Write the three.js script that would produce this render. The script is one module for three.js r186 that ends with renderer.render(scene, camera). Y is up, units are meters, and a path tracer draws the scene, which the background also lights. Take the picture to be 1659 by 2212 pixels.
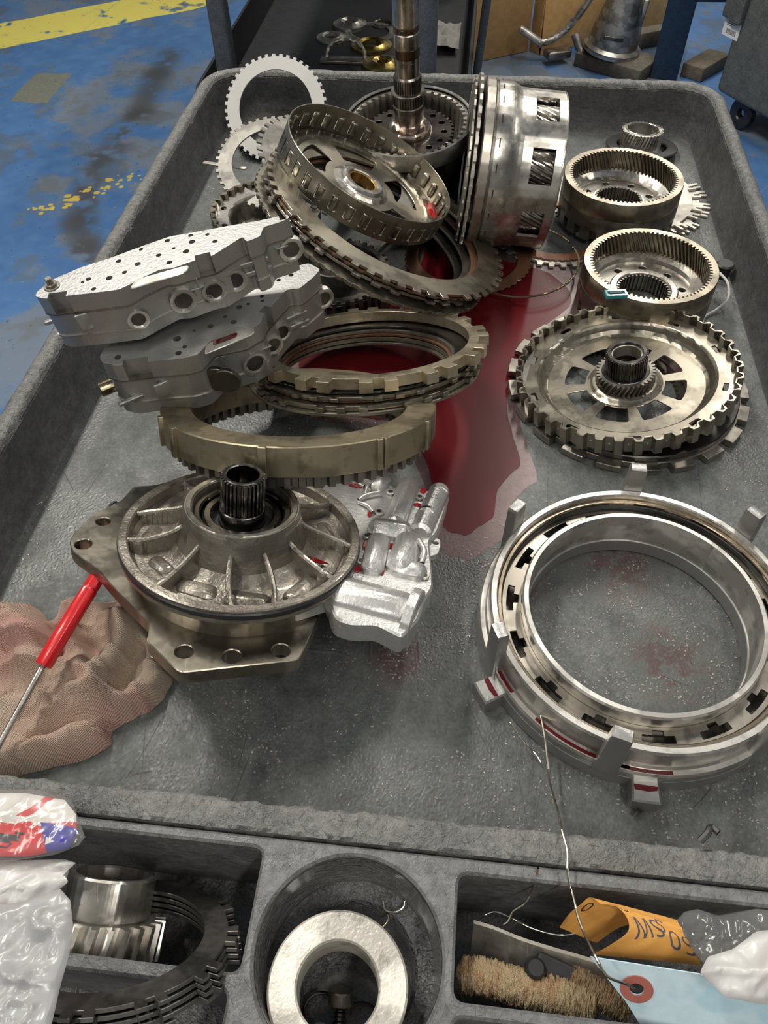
import * as THREE from 'three';
import { RectAreaLightUniformsLib } from 'three/addons/lights/RectAreaLightUniformsLib.js';
import { mergeGeometries, toCreasedNormals, mergeVertices } from 'three/addons/utils/BufferGeometryUtils.js';
import { RoundedBoxGeometry } from 'three/addons/geometries/RoundedBoxGeometry.js';
import { FontLoader } from 'three/addons/loaders/FontLoader.js';
import { TextGeometry } from 'three/addons/geometries/TextGeometry.js';

// ------------------------------------------------------------------ camera
// The origin is the tray floor right below the camera; -z runs along the cart, the workshop floor lies at FLOOR_Y.
const scene = new THREE.Scene();
const FOCAL = 1670, CX = 829.5, CY = 1106, FLOOR_Y = -0.78;
const camera = new THREE.PerspectiveCamera(2 * Math.atan(1106 / FOCAL) * 180 / Math.PI, 1659 / 2212, 0.02, 60);
const CAM = new THREE.Vector3(0, 0.5, 0);
const camF = new THREE.Vector3(), camR = new THREE.Vector3(), camU = new THREE.Vector3();
{
  const p = 0.88785786, y = -0.12106511, r = -0.01845111;
  camF.set(Math.sin(y) * Math.cos(p), -Math.sin(p), -Math.cos(y) * Math.cos(p));
  const r0 = new THREE.Vector3(Math.cos(y), 0, Math.sin(y)), u0 = new THREE.Vector3().crossVectors(r0, camF);
  camR.copy(r0).multiplyScalar(Math.cos(r)).addScaledVector(u0, Math.sin(r));
  camU.crossVectors(camR, camF);
  camera.position.copy(CAM);
  camera.quaternion.setFromRotationMatrix(new THREE.Matrix4().makeBasis(camR, camU, camF.clone().negate()));
}
scene.add(camera);
const renderer = new THREE.WebGLRenderer({ antialias: true });
renderer.toneMapping = THREE.LinearToneMapping;
renderer.toneMappingExposure = 1.15;
renderer.shadowMap.enabled = true;
scene.background = new THREE.Color(0x0b0c0e);

// ------------------------------------------------------------------ ceiling lamps: [x, y, z, width, length, intensity]
const CEILING_Y = 2.75;
const LAMPS = [
  [-1.25, -1.7, 0.16, 1.5, 96], [0.75, -2.7, 0.16, 1.5, 44],
  [-1.6, 0.9, 0.16, 1.5, 26], [0.8, 1.2, 0.16, 1.5, 34], [2.4, -1.2, 0.16, 1.5, 12], [1.0, -4.8, 0.16, 1.5, 44],
];
const LAMP_COLOR = new THREE.Color(1.0, 0.95, 0.86);
RectAreaLightUniformsLib.init();

// ------------------------------------------------------------------ helpers
let seed = 20240;
const rnd = () => { seed = (seed * 1664525 + 1013904223) >>> 0; return seed / 4294967296; };
const rr = (a, b) => a + (b - a) * rnd();
const V = (x, y, z) => new THREE.Vector3(x, y, z);
const used = {};
const numbered = n => { const k = used[n] = (used[n] ?? -1) + 1; return k ? `${n}_${String(k).padStart(3, '0')}` : n; };
// a photo pixel as a direction, met with the level y = h or with a plane
const rayOf = (px, py) => camF.clone().addScaledVector(camR, (px - CX) / FOCAL).addScaledVector(camU, -(py - CY) / FOCAL);
const at = (px, py, h) => { const d = rayOf(px, py); return CAM.clone().addScaledVector(d, (h - CAM.y) / d.y); };
function onFrame(f, px, py, ly = 0) {            // pixel -> local point on the plane local y = ly of group f
  f.updateMatrixWorld(true);
  const inv = f.matrixWorld.clone().invert();
  const o = CAM.clone().applyMatrix4(inv), d = rayOf(px, py).transformDirection(inv);
  return o.addScaledVector(d, (ly - o.y) / d.y);
}
function shadows(o) { o.traverse(m => { if (m.isMesh) { m.castShadow = true; m.receiveShadow = true; } }); return o; }
function thing(name, label, category, pos = [0, 0, 0], group) {
  const o = new THREE.Group(); o.name = numbered(name); scene.add(o);
  o.position.set(...(pos.isVector3 ? pos.toArray() : pos)); o.userData = { label, category };
  if (group) o.userData.group = group;
  return o;
}
function lean(o, nx, ny, nz, spin = 0) {         // local y along (nx, ny, nz), then a turn about it
  o.quaternion.setFromUnitVectors(V(0, 1, 0), V(nx, ny, nz).normalize());
  o.rotateY(spin); o.updateMatrixWorld(true); return o;
}
function boxUV(g, scale = 10) {                  // uv in tenths of a metre by the face's main direction
  if (g.index) g = g.toNonIndexed();
  const p = g.attributes.position, uv = new Float32Array(p.count * 2), a = V(), b = V(), c = V(), n = V();
  for (let i = 0; i < p.count; i += 3) {
    a.fromBufferAttribute(p, i); b.fromBufferAttribute(p, i + 1); c.fromBufferAttribute(p, i + 2);
    n.crossVectors(b.clone().sub(a), c.clone().sub(a));
    const ax = Math.abs(n.x), ay = Math.abs(n.y), az = Math.abs(n.z);
    [a, b, c].forEach((q, k) => {
      const u = ay >= ax && ay >= az ? [q.x, q.z] : ax >= az ? [q.z, q.y] : [q.x, q.y];
      uv[(i + k) * 2] = u[0] * scale; uv[(i + k) * 2 + 1] = u[1] * scale;
    });
  }
  g.setAttribute('uv', new THREE.BufferAttribute(uv, 2));
  return g;
}
function mesh(name, geos, mat, parent, crease = 0.6, keepUV = false) {
  let list = (Array.isArray(geos) ? geos : [geos]).map(g => {
    g = g.index ? g.toNonIndexed() : g.clone();
    for (const k of Object.keys(g.attributes)) if (!['position', 'normal', 'uv', 'color'].includes(k)) g.deleteAttribute(k);
    if (!keepUV) g = boxUV(g);
    return g;
  });
  let g = list.length > 1 ? mergeGeometries(list) : list[0];
  if (crease !== null) g = toCreasedNormals(g, crease);
  const m = new THREE.Mesh(g, mat);
  m.name = parent ? name : numbered(name); (parent || scene).add(m);
  return m;
}
function tag(o, label, category, group, kind) { Object.assign(o.userData, { label, category }); if (group) o.userData.group = group; if (kind) o.userData.kind = kind; return o; }
function struct(o) { o.userData.kind = 'structure'; return o; }
// ---- outlines (arrays of [x, y]) and solids
const TAU = Math.PI * 2;
const circle = (r, n = 96, cx = 0, cy = 0) => Array.from({ length: n }, (_, i) => [cx + r * Math.cos(i / n * TAU), cy + r * Math.sin(i / n * TAU)]);
function teethRing(n, r0, r1, root = 0.5, tip = 0.35, { keep = () => true, sub = 2, off = 0 } = {}) {
  const out = [], st = TAU / n;
  for (let i = 0; i < n; i++) {
    const a = i * st + off;
    if (!keep(i)) { for (let k = 0; k < sub + 2; k++) out.push([a - st / 2 + st * k / (sub + 2), r0]); continue; }
    for (let k = 0; k < sub; k++) out.push([a - st / 2 + st * (0.5 - root / 2) * k / sub, r0]);
    out.push([a - st * root / 2, r0], [a - st * tip / 2, r1], [a, r1], [a + st * tip / 2, r1], [a + st * root / 2, r0]);
    for (let k = 1; k < sub; k++) out.push([a + st * root / 2 + st * (0.5 - root / 2) * k / sub, r0]);
  }
  return out.map(([a, r]) => [r * Math.cos(a), r * Math.sin(a)]);
}
function lugRing(r0, r1, lugs, n = 240) {        // plain circle with lugs [angle, half width, notch]
  const out = [];
  const ev = [];
  for (const [a, w, notch] of lugs) {
    const c = ((a % TAU) + TAU) % TAU;
    ev.push({ a: c - w, pts: notch ? [[c - w, r0], [c - w * 0.96, r1], [c - w * 0.38, r1], [c - w * 0.26, r0 + (r1 - r0) * 0.35], [c + w * 0.26, r0 + (r1 - r0) * 0.35], [c + w * 0.38, r1], [c + w * 0.96, r1], [c + w, r0]] : [[c - w, r0], [c - w * 0.94, r1], [c, r1], [c + w * 0.94, r1], [c + w, r0]], e: c + w });
  }
  ev.sort((p, q) => p.a - q.a);
  let a = ev.length ? ev[ev.length - 1].e - TAU : 0;
  for (const e of ev) {
    const st = Math.max(1, Math.round((e.a - a) / TAU * n));
    for (let k = 1; k < st; k++) out.push([a + (e.a - a) * k / st, r0]);
    out.push(...e.pts); a = e.e;
  }
  return ev.length ? out.map(([t, r]) => [r * Math.cos(t), r * Math.sin(t)]) : circle(r0, n);
}
const asPath = (pts, P) => { const s = new P(); pts.forEach(([x, y], i) => i ? s.lineTo(x, y) : s.moveTo(x, y)); s.closePath(); return s; };
function ext(outer, holes, h, bevel = 0, y0 = 0) {   // plate in the xz plane from y0 to y0 + h (outline y becomes -z)
  const s = asPath(outer, THREE.Shape); s.holes = (holes || []).map(q => asPath(q, THREE.Path));
  const g = new THREE.ExtrudeGeometry(s, bevel ? { depth: h - 2 * bevel, bevelEnabled: true, bevelSize: bevel, bevelThickness: bevel, bevelOffset: -bevel, bevelSegments: 1, curveSegments: 4 } : { depth: h, bevelEnabled: false, curveSegments: 4 });
  if (bevel) g.translate(0, 0, bevel);
  g.rotateX(-Math.PI / 2); g.translate(0, y0, 0); return g;
}
function lathe(pts, n = 96) { return new THREE.LatheGeometry(pts.map(([r, y]) => new THREE.Vector2(Math.max(r, 1e-5), y)), n); }
const ringProfile = (ri, ro, y0, y1, b = 0.0008) => [[ri, y0 + b], [ri, y1 - b], [ri + b, y1], [ro - b, y1], [ro, y1 - b], [ro, y0 + b], [ro - b, y0], [ri + b, y0], [ri, y0 + b]];
const ringSolid = (ri, ro, y0, y1, b = 0.0008, n = 96) => lathe(ringProfile(ri, ro, y0, y1, b), n);
const cyl = (r, y0, y1, b = 0.0006, n = 40) => lathe([[0, y0], [r - b, y0], [r, y0 + b], [r, y1 - b], [r - b, y1], [0, y1]], n);
function twist(outer, hole, h, ang, layers = 5, y0 = 0) {   // solid whose outline turns with height: helical teeth
  const pos = [], idx = [];
  const loop = (pts, flip) => {
    const n = pts.length, o = pos.length / 3;
    for (let l = 0; l <= layers; l++) {
      const a = ang * l / layers, c = Math.cos(a), s = Math.sin(a), y = y0 + h * l / layers;
      for (const [x, z] of pts) pos.push(x * c - z * s, y, -(x * s + z * c));
    }
    for (let l = 0; l < layers; l++) for (let i = 0; i < n; i++) {
      const j = (i + 1) % n, a = o + l * n + i, b = o + l * n + j, c = a + n, d = b + n;
      flip ? idx.push(a, c, b, b, c, d) : idx.push(a, b, c, b, d, c);
    }
    return o;
  };
  const o0 = loop(outer, false), o1 = hole ? loop(hole, true) : 0;
  const v2 = pts => pts.map(p => new THREE.Vector2(p[0], p[1]));
  const faces = THREE.ShapeUtils.triangulateShape(v2(outer), hole ? [v2(hole)] : []);
  const nO = outer.length;
  for (const top of [0, 1]) {
    const m = k => k < nO ? o0 + (top ? layers * nO : 0) + k : o1 + (top ? layers * hole.length : 0) + (k - nO);
    for (const [a, b, c] of faces) top ? idx.push(m(a), m(b), m(c)) : idx.push(m(a), m(c), m(b));
  }
  const g = new THREE.BufferGeometry();
  g.setAttribute('position', new THREE.Float32BufferAttribute(pos, 3)); g.setIndex(idx); g.computeVertexNormals(); return g;
}
function tube(points, r, seg = 48, rad = 8, closed = false) { return new THREE.TubeGeometry(new THREE.CatmullRomCurve3(points, closed), seg, r, rad, closed); }
function bar(a, b, r, n = 20) {                  // round bar with softly rounded ends from a to b
  const L = a.distanceTo(b), e = Math.min(r * 0.3, L / 4);
  const g = lathe([[0, 0], [r - e, 0], [r, e], [r, L - e], [r - e, L], [0, L]], n);
  g.applyQuaternion(new THREE.Quaternion().setFromUnitVectors(V(0, 1, 0), b.clone().sub(a).normalize())); g.translate(a.x, a.y, a.z); return g;
}
function capsule(a, b, r, n = 24) {
  const L = a.distanceTo(b), pts = [];
  for (let i = 0; i <= 6; i++) { const t = Math.PI / 2 * (1 - i / 6); pts.push([r * Math.cos(t), -r * Math.sin(t) * 0.7]); }
  for (let i = 0; i <= 6; i++) { const t = Math.PI / 2 * i / 6; pts.push([r * Math.cos(t), L + r * Math.sin(t) * 0.7]); }
  const g = lathe(pts, n);
  g.applyQuaternion(new THREE.Quaternion().setFromUnitVectors(V(0, 1, 0), b.clone().sub(a).normalize())); g.translate(a.x, a.y, a.z); return g;
}
function rbox(w, h, d, x, y, z, r = 0.001, ry = 0) { const g = new RoundedBoxGeometry(w, h, d, 2, Math.min(r, w / 2.1, h / 2.1, d / 2.1)); g.rotateY(ry); g.translate(x, y, z); return g; }
const turn = (g, ax, a) => { g['rotate' + ax](a); return g; };
function roundPoly(pts, r, n = 4) {               // polygon with rounded corners
  const out = [];
  pts.forEach((p, i) => {
    const a = pts[(i + pts.length - 1) % pts.length], b = pts[(i + 1) % pts.length];
    const la = Math.hypot(a[0] - p[0], a[1] - p[1]), lb = Math.hypot(b[0] - p[0], b[1] - p[1]), k = Math.min(p[2] ?? r, la * 0.45, lb * 0.45);
    const s = [p[0] + (a[0] - p[0]) / la * k, p[1] + (a[1] - p[1]) / la * k], e = [p[0] + (b[0] - p[0]) / lb * k, p[1] + (b[1] - p[1]) / lb * k];
    for (let j = 0; j <= n; j++) { const t = j / n; out.push([s[0] * (1 - t) ** 2 + 2 * p[0] * t * (1 - t) + e[0] * t * t, s[1] * (1 - t) ** 2 + 2 * p[1] * t * (1 - t) + e[1] * t * t]); }
  });
  return out;
}
// ---- noise and textures
const perm = new Uint8Array(512); { const p = [...Array(256).keys()]; for (let i = 255; i > 0; i--) { const j = Math.floor(rnd() * (i + 1)); [p[i], p[j]] = [p[j], p[i]]; } for (let i = 0; i < 512; i++) perm[i] = p[i & 255]; }
const permF = new Float32Array(512); for (let i = 0; i < 512; i++) permF[i] = perm[i] / 255;
function vnoise(x, y, per) {                      // periodic value noise 0..1
  let xi = Math.floor(x), yi = Math.floor(y); const fx = x - xi, fy = y - yi;
  xi %= per; if (xi < 0) xi += per; yi %= per; if (yi < 0) yi += per;
  let xj = xi + 1, yj = yi + 1; if (xj >= per) xj = 0; if (yj >= per) yj = 0;
  const pa = perm[xi & 255], pb = perm[xj & 255], u = fx * fx * (3 - 2 * fx), v = fy * fy * (3 - 2 * fy);
  const a = permF[(pa + yi) & 255], b = permF[(pb + yi) & 255], c = permF[(pa + yj) & 255], d = permF[(pb + yj) & 255];
  const e = a + (b - a) * u, f = c + (d - c) * u; return e + (f - e) * v;
}
function fbm(x, y, per, oct = 4, gain = 0.5) { let s = 0, a = 1, t = 0; for (let i = 0; i < oct; i++) { s += a * vnoise(x, y, per); t += a; a *= gain; x *= 2; y *= 2; per *= 2; } return s / t; }
const sm = (a, b, x) => { const t = Math.min(1, Math.max(0, (x - a) / (b - a))); return t * t * (3 - 2 * t); };
function dataTex(n, fn, srgb = false, m = n) {    // fn(u, v) -> grey 0..1 or [r, g, b]
  const d = new Uint8Array(n * m * 4);
  for (let j = 0; j < m; j++) for (let i = 0; i < n; i++) {
    const c = fn((i + 0.5) / n, (j + 0.5) / m), k = (j * n + i) * 4, a = Array.isArray(c) ? c : [c, c, c];
    for (let q = 0; q < 3; q++) d[k + q] = Math.max(0, Math.min(255, a[q] * 255)); d[k + 3] = a.length > 3 ? a[3] * 255 : 255;
  }
  const t = new THREE.DataTexture(d, n, m); t.wrapS = t.wrapT = THREE.RepeatWrapping; t.magFilter = THREE.LinearFilter; t.minFilter = THREE.LinearMipmapLinearFilter; t.generateMipmaps = true;
  if (srgb) t.colorSpace = THREE.SRGBColorSpace; t.needsUpdate = true; return t;
}
function scratchMap(n, count, len) {              // thin straight scratches as a grey field
  const f = new Float32Array(n * n);
  for (let c = 0; c < count; c++) {
    let x = rnd() * n, y = rnd() * n; const a = rnd() * TAU, l = len * (0.3 + rnd()) * n, s = 0.4 + 0.6 * rnd(), bend = rr(-0.004, 0.004); let t = a;
    for (let k = 0; k < l; k++) { x += Math.cos(t); y += Math.sin(t); t += bend; const i = ((Math.floor(x) % n) + n) % n, j = ((Math.floor(y) % n) + n) % n; f[j * n + i] = Math.max(f[j * n + i], s); }
  }
  return (u, v) => f[Math.floor(v * n) % n * n + Math.floor(u * n) % n];
}
const scr = scratchMap(512, 70, 0.25);
const texRough = dataTex(512, (u, v) => 0.86 + 0.26 * (fbm(u * 6, v * 6, 6, 5) - 0.5) + 0.16 * (fbm(u * 40, v * 40, 40, 2) - 0.5) + 0.10 * scr(u, v));
const texCast = dataTex(512, (u, v) => fbm(u * 60, v * 60, 60, 3, 0.6));
const texFine = dataTex(512, (u, v) => 0.5 + 0.4 * (fbm(u * 12, v * 12, 12, 4) - 0.5) - 0.35 * scr(u, v));
const texGrime = dataTex(512, (u, v) => { const a = fbm(u * 5, v * 5, 5, 5), b = fbm(u * 14 + 3, v * 14, 14, 4); const k = 0.8 + 0.2 * sm(0.35, 0.6, a) - 0.1 * sm(0.55, 0.75, b); return [k, k * 0.99, k * 0.97]; }, true);
const metal = (r, g, b, rough, o = {}) => new THREE.MeshPhysicalMaterial({ color: new THREE.Color().setRGB(r, g, b), metalness: o.metalness ?? 1, roughness: rough, roughnessMap: texRough, bumpMap: o.cast ? texCast : texFine, bumpScale: o.bump ?? (o.cast ? 0.0003 : 0.00006), map: o.clean ? null : texGrime, clearcoat: o.oil ?? 0, clearcoatRoughness: 0.08 });
const paint = (r, g, b, rough, o = {}) => new THREE.MeshPhysicalMaterial({ color: new THREE.Color().setRGB(r, g, b), metalness: 0, roughness: rough, ...o });
const M = {
  steel: metal(0.56, 0.545, 0.51, 0.44, { metalness: 0.9 }),
  steelBright: metal(0.68, 0.665, 0.635, 0.34, { metalness: 0.92 }),
  steelPale: metal(0.60, 0.585, 0.55, 0.55, { metalness: 0.8 }),
  steelDark: metal(0.30, 0.285, 0.26, 0.44, { oil: 0.25, metalness: 0.9 }),
  steelBlack: metal(0.10, 0.098, 0.095, 0.38, { oil: 0.35 }),
  stamped: metal(0.32, 0.298, 0.25, 0.38, { oil: 0.25, metalness: 0.88 }),
  gold: metal(0.41, 0.362, 0.26, 0.46, { metalness: 0.9 }),
  goldFace: metal(0.56, 0.50, 0.38, 0.44, { metalness: 0.9 }),
  alu: metal(0.40, 0.397, 0.388, 0.50, { cast: true, metalness: 0.85, clean: true, bump: 0.00015 }),
  aluClean: metal(0.58, 0.575, 0.565, 0.48, { cast: true, metalness: 0.8, clean: true, bump: 0.0002 }),
  aluMach: metal(0.68, 0.675, 0.66, 0.44, { metalness: 0.8 }),
  castDark: metal(0.36, 0.34, 0.31, 0.54, { cast: true, oil: 0.25, metalness: 0.8 }),
  castWet: metal(0.29, 0.27, 0.24, 0.50, { cast: true, oil: 0.4, metalness: 0.8 }),
  bronze: metal(0.75, 0.48, 0.16, 0.38),
  brass: metal(0.55, 0.42, 0.14, 0.38),
  friction: paint(0.10, 0.045, 0.02, 0.6, { clearcoat: 0.7, clearcoatRoughness: 0.1, bumpMap: texCast, bumpScale: 0.0002 }),
  rubber: paint(0.018, 0.018, 0.019, 0.42),
  hole: metal(0.13, 0.128, 0.125, 0.5, { oil: 0.3 }),  // dark metal standing in for the shade inside holes
  fluid: new THREE.MeshPhysicalMaterial({ color: new THREE.Color().setRGB(0.085, 0.0055, 0.008), roughness: 0.30, specularIntensity: 0.45 }),
};
// ------------------------------------------------------------------ the workshop: floor, walls, ceiling, lamps
{
  const bluePts = (px, py) => { const p = at(px, py, FLOOR_Y); return [p.x, p.z]; };
  const seg = (x, z, a, b) => { const dx = b[0] - a[0], dz = b[1] - a[1], t = Math.min(1, Math.max(0, ((x - a[0]) * dx + (z - a[1]) * dz) / (dx * dx + dz * dz))); return Math.hypot(x - a[0] - t * dx, z - a[1] - t * dz); };
  const l0 = bluePts(0, 78), l1 = bluePts(395, -2), lw = seg(...bluePts(150, 22), l0, l1);
  const patch = [[62, 160], [108, 157], [116, 216], [74, 226]].map(p => bluePts(...p)), pc = [patch.reduce((s, p) => s + p[0], 0) / 4, patch.reduce((s, p) => s + p[1], 0) / 4];
  const smear = [[372, 110], [340, 160], [300, 245], [262, 285], [240, 340]].map(p => bluePts(...p));
  const smear2 = [[205, 340], [190, 420], [170, 480], [185, 540], [160, 620]].map(p => bluePts(...p));
  const chips = []; for (let i = 0; i < 46; i++) { const t = rnd(), p = bluePts(60 + 240 * t + rr(-14, 14), 460 - 80 * t + rr(-16, 16)); chips.push([p[0], p[1], rr(0.003, 0.012)]); }
  const X0 = -3.0, Z0 = -5.2, S = 5.0, scb = scratchMap(1024, 160, 0.06);
  const tex = dataTex(2048, (u, v) => {
    const x = X0 + u * S, z = Z0 + v * S;
    const a = fbm(u * 16, v * 16, 16, 6, 0.6), b = fbm(u * 40 + 7, v * 40, 40, 4, 0.6), c = fbm(u * 120, v * 120, 120, 3), d = vnoise(u * 700, v * 700, 700);
    let col = [0.235 + 0.08 * c, 0.385 + 0.08 * c, 0.585 + 0.06 * c];
    const worn = sm(0.5, 0.62, a * 0.7 + b * 0.3 + 0.06 * (d - 0.5));
    const mix = (k, q) => { for (let i = 0; i < 3; i++) col[i] += (q[i] - col[i]) * k; };
    mix(worn * 0.75, [0.45, 0.47, 0.50]);
    mix(sm(0.57, 0.66, b) * 0.4 * sm(0.4, 0.6, c), [0.38, 0.37, 0.35]);
    mix(sm(0.62, 0.7, fbm(u * 25 + 3, v * 25 + 9, 25, 5)) * 0.55, [0.34, 0.36, 0.39]);
    const dl = seg(x, z, l0, l1) + 0.03 * (b - 0.5);
    if (dl < lw) mix(0.94 * sm(0.28, 0.4, b * 0.5 + c * 0.5), [0.86, 0.78 + 0.05 * c, 0.38]);
    const dp = Math.max(Math.abs(x - pc[0]) / 0.075, Math.abs(z - pc[1]) / 0.13) + 0.35 * (b - 0.5);
    if (dp < 1) mix(0.8, [0.44 + 0.06 * d, 0.42 + 0.06 * d, 0.36]);
    if (x < -0.3 && z < -1) for (const sp of [smear, smear2]) for (let i = 0; i + 1 < sp.length; i++) { const q = seg(x, z, sp[i], sp[i + 1]); if (q < 0.09) mix(0.75 * sm(0.09, 0.0, q) * sm(0.36, 0.56, b * 0.6 + c * 0.4), [0.25, 0.255, 0.27]); }
    if (x < -0.5 && z > -3.2 && z < -1.4) for (const [cx, cz, r] of chips) if (Math.abs(x - cx) < r && Math.abs(z - cz) < r && Math.hypot((x - cx), (z - cz) * 0.8) + r * (c - 0.5) < r) mix(0.9, [0.78, 0.68, 0.32]);
    if (d > 0.985) mix(0.6, [0.68, 0.7, 0.72]);
    if (d < 0.02) mix(0.6, [0.14, 0.14, 0.16]);
    mix(0.35 * scb(u, v), [0.5, 0.54, 0.6]);
    return col;
  }, true);
  tex.wrapS = tex.wrapT = THREE.MirroredRepeatWrapping;
  const rough = dataTex(512, (u, v) => 0.42 + 0.5 * fbm(u * 20, v * 20, 20, 5)); rough.wrapS = rough.wrapT = THREE.RepeatWrapping;
  const g = new THREE.BoxGeometry(9, 0.1, 11); g.translate(-0.5, FLOOR_Y - 0.05, -2);
  const p = g.attributes.position, uv = g.attributes.uv;
  for (let i = 0; i < p.count; i++) uv.setXY(i, (p.getX(i) - X0) / S, (p.getZ(i) - Z0) / S);
  const fl = struct(mesh('floor', g, new THREE.MeshPhysicalMaterial({ map: tex, roughness: 0.75, roughnessMap: rough, bumpMap: texCast, bumpScale: 0.0004 }), null, null, true));
  tag(fl, 'worn blue painted concrete workshop floor with yellow line', 'floor');
  const wallM = paint(0.52, 0.52, 0.50, 0.85), ceilM = paint(0.60, 0.60, 0.58, 0.9);
  const W = (n, l, w, h, d, x, y, z, m) => tag(struct(mesh(n, new THREE.BoxGeometry(w, h, d).translate(x, y, z), m, null, null)), l, n.split('_')[0]);
  const hh = CEILING_Y - FLOOR_Y, my = (CEILING_Y + FLOOR_Y) / 2;
  W('wall_back', 'pale grey painted workshop wall beyond the boxes', 9, hh, 0.1, -0.5, my, -7.55, wallM);
  W('wall_front', 'pale grey painted workshop wall behind the camera', 9, hh, 0.1, -0.5, my, 3.55, wallM);
  W('wall_left', 'pale grey painted workshop wall beside blue floor', 0.1, hh, 11.2, -5.05, my, -2, wallM);
  W('wall_right', 'pale grey painted workshop wall beside grey bin', 0.1, hh, 11.2, 4.05, my, -2, wallM);
  W('ceiling', 'pale grey workshop ceiling carrying strip lamps', 9.2, 0.1, 11.2, -0.5, CEILING_Y + 0.05, -2, ceilM);
  LAMPS.forEach(([x, z, w, l, power], i) => {
    const o = thing('ceiling_lamp', 'white strip lamp hung below the workshop ceiling', 'lamp', [x, CEILING_Y - 0.25, z], 'strip lamps under the ceiling');
    mesh('housing', rbox(w + 0.04, 0.05, l + 0.04, 0, 0.035, 0, 0.01), paint(0.75, 0.75, 0.74, 0.5), o);
    for (const s of [-1, 1]) mesh('hanger', bar(V(0, 0.06, s * l * 0.4), V(0, 0.25, s * l * 0.4), 0.004, 8), paint(0.4, 0.4, 0.4, 0.5), o);
    mesh('diffuser', new THREE.BoxGeometry(w, 0.01, l).translate(0, 0.006, 0), new THREE.MeshStandardMaterial({ color: 0xffffff, emissive: LAMP_COLOR, emissiveIntensity: 6 }), o, null);
    const light = new THREE.RectAreaLight(LAMP_COLOR, power, w, l);
    light.position.set(0, -0.004, 0); light.rotation.x = -Math.PI / 2; light.name = 'lamp_light'; o.add(light);
    shadows(o);
  });
}

// ------------------------------------------------------------------ the utility cart
const TX0 = -0.346, TX1 = 0.296, TZ0 = -1.103, TZ1 = 0.12, RIM = 0.062, DECK = 0.055;
const scp = scratchMap(1024, 420, 0.05), scq = scratchMap(1024, 900, 0.012);
const texPlastic = dataTex(1024, (u, v) => { const a = fbm(u * 6, v * 6, 6, 5), b = fbm(u * 30, v * 30, 30, 4, 0.6), s = Math.max(scp(u, v) * 0.6, scq(u, v)), k = 0.80 + 0.22 * (a - 0.5) + 0.36 * (b - 0.5) - 0.16 * s; return [k, k * 1.005, k * 1.005]; }, true);
const texPlasticBump = dataTex(1024, (u, v) => 0.55 + 0.5 * (fbm(u * 90, v * 90, 90, 3, 0.6) - 0.5) - 0.3 * Math.max(scp(u, v), scq(u, v)));
const texPlasticRough = dataTex(1024, (u, v) => 0.36 + 0.55 * fbm(u * 9, v * 9, 9, 5) + 0.15 * (fbm(u * 60, v * 60, 60, 2) - 0.5));
const plastic = (r, g, b, rough, bump) => new THREE.MeshPhysicalMaterial({ color: new THREE.Color().setRGB(r, g, b), map: texPlastic, roughness: rough, roughnessMap: texPlasticRough, bumpMap: texPlasticBump, bumpScale: bump });
const plasticM = plastic(0.105, 0.107, 0.109, 0.75, 0.0006);  // cart plastic darkened, putting the shade of the walls into its colour
const wornM = plastic(0.235, 0.232, 0.226, 0.85, 0.0016);
const deckM = plastic(0.235, 0.235, 0.237, 0.8, 0.0008);  // same cart plastic in a lighter copy, for the light on the deck
const wetM = new THREE.MeshPhysicalMaterial({ color: new THREE.Color().setRGB(0.235, 0.235, 0.237), map: texPlastic, roughness: 0.4, bumpMap: texCast, bumpScale: 0.0022, clearcoat: 0.9, clearcoatRoughness: 0.12, side: THREE.DoubleSide });
function loftRect(x0, x1, z0, z1, rad, profile, jitter = 0) {
  const pos = [], idx = [], N = 8, rows = profile.length;
  const loop = off => {
    const out = [], r = rad + off, X0 = x0 - off, X1 = x1 + off, Z0 = z0 - off, Z1 = z1 + off;
    const cs = [[X1 - r, Z0 + r, -90], [X1 - r, Z1 - r, 0], [X0 + r, Z1 - r, 90], [X0 + r, Z0 + r, 180]];
    cs.forEach(([cx, cz, a0], q) => {
      for (let i = 0; i <= N; i++) { const a = (a0 + 90 * i / N) * Math.PI / 180; out.push([cx + r * Math.cos(a), cz + r * Math.sin(a)]); }
      const nx = cs[(q + 1) % 4], e = out[out.length - 1], a = (nx[2]) * Math.PI / 180, s = [nx[0] + r * Math.cos(a), nx[1] + r * Math.sin(a)], st = q % 2 ? 90 : 150;
      for (let i = 1; i < st; i++) out.push([e[0] + (s[0] - e[0]) * i / st, e[1] + (s[1] - e[1]) * i / st]);
    });
    return out;
  };
  profile.forEach(([off, y], k) => loop(off).forEach(([x, z], i) => { const j = jitter * (k > 0 && k < rows - 1 ? 1 : 0); pos.push(x + j * (fbm(z * 60 + k, x * 60, 256, 3) - 0.5), y + j * (fbm(z * 90 + 3, x * 90 + k, 256, 3) - 0.5), z + j * (fbm(x * 60 + k, z * 60 + 8, 256, 3) - 0.5)); }));
  const n = pos.length / 3 / rows;
  for (let k = 0; k + 1 < rows; k++) for (let i = 0; i < n; i++) { const j = (i + 1) % n, a = k * n + i, b = k * n + j; idx.push(a, a + n, b, b, a + n, b + n); }
  const g = new THREE.BufferGeometry(); g.setAttribute('position', new THREE.Float32BufferAttribute(pos, 3)); g.setIndex(idx); g.computeVertexNormals(); return g;
}
const puddleLine = [[650, 760], [700, 690], [800, 640], [900, 585], [930, 520], [985, 500], [1060, 560], [1130, 575], [1215, 610], [1238, 650], [1185, 700], [1140, 745], [1118, 800], [1098, 870], [1108, 940], [1120, 1000], [1078, 1060], [1062, 1120], [1010, 1150], [962, 1138], [938, 1060], [915, 985], [860, 920], [760, 900], [680, 860]].map(([x, y]) => { const p = at(x, y, 0); return [p.x, p.z]; });
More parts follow.
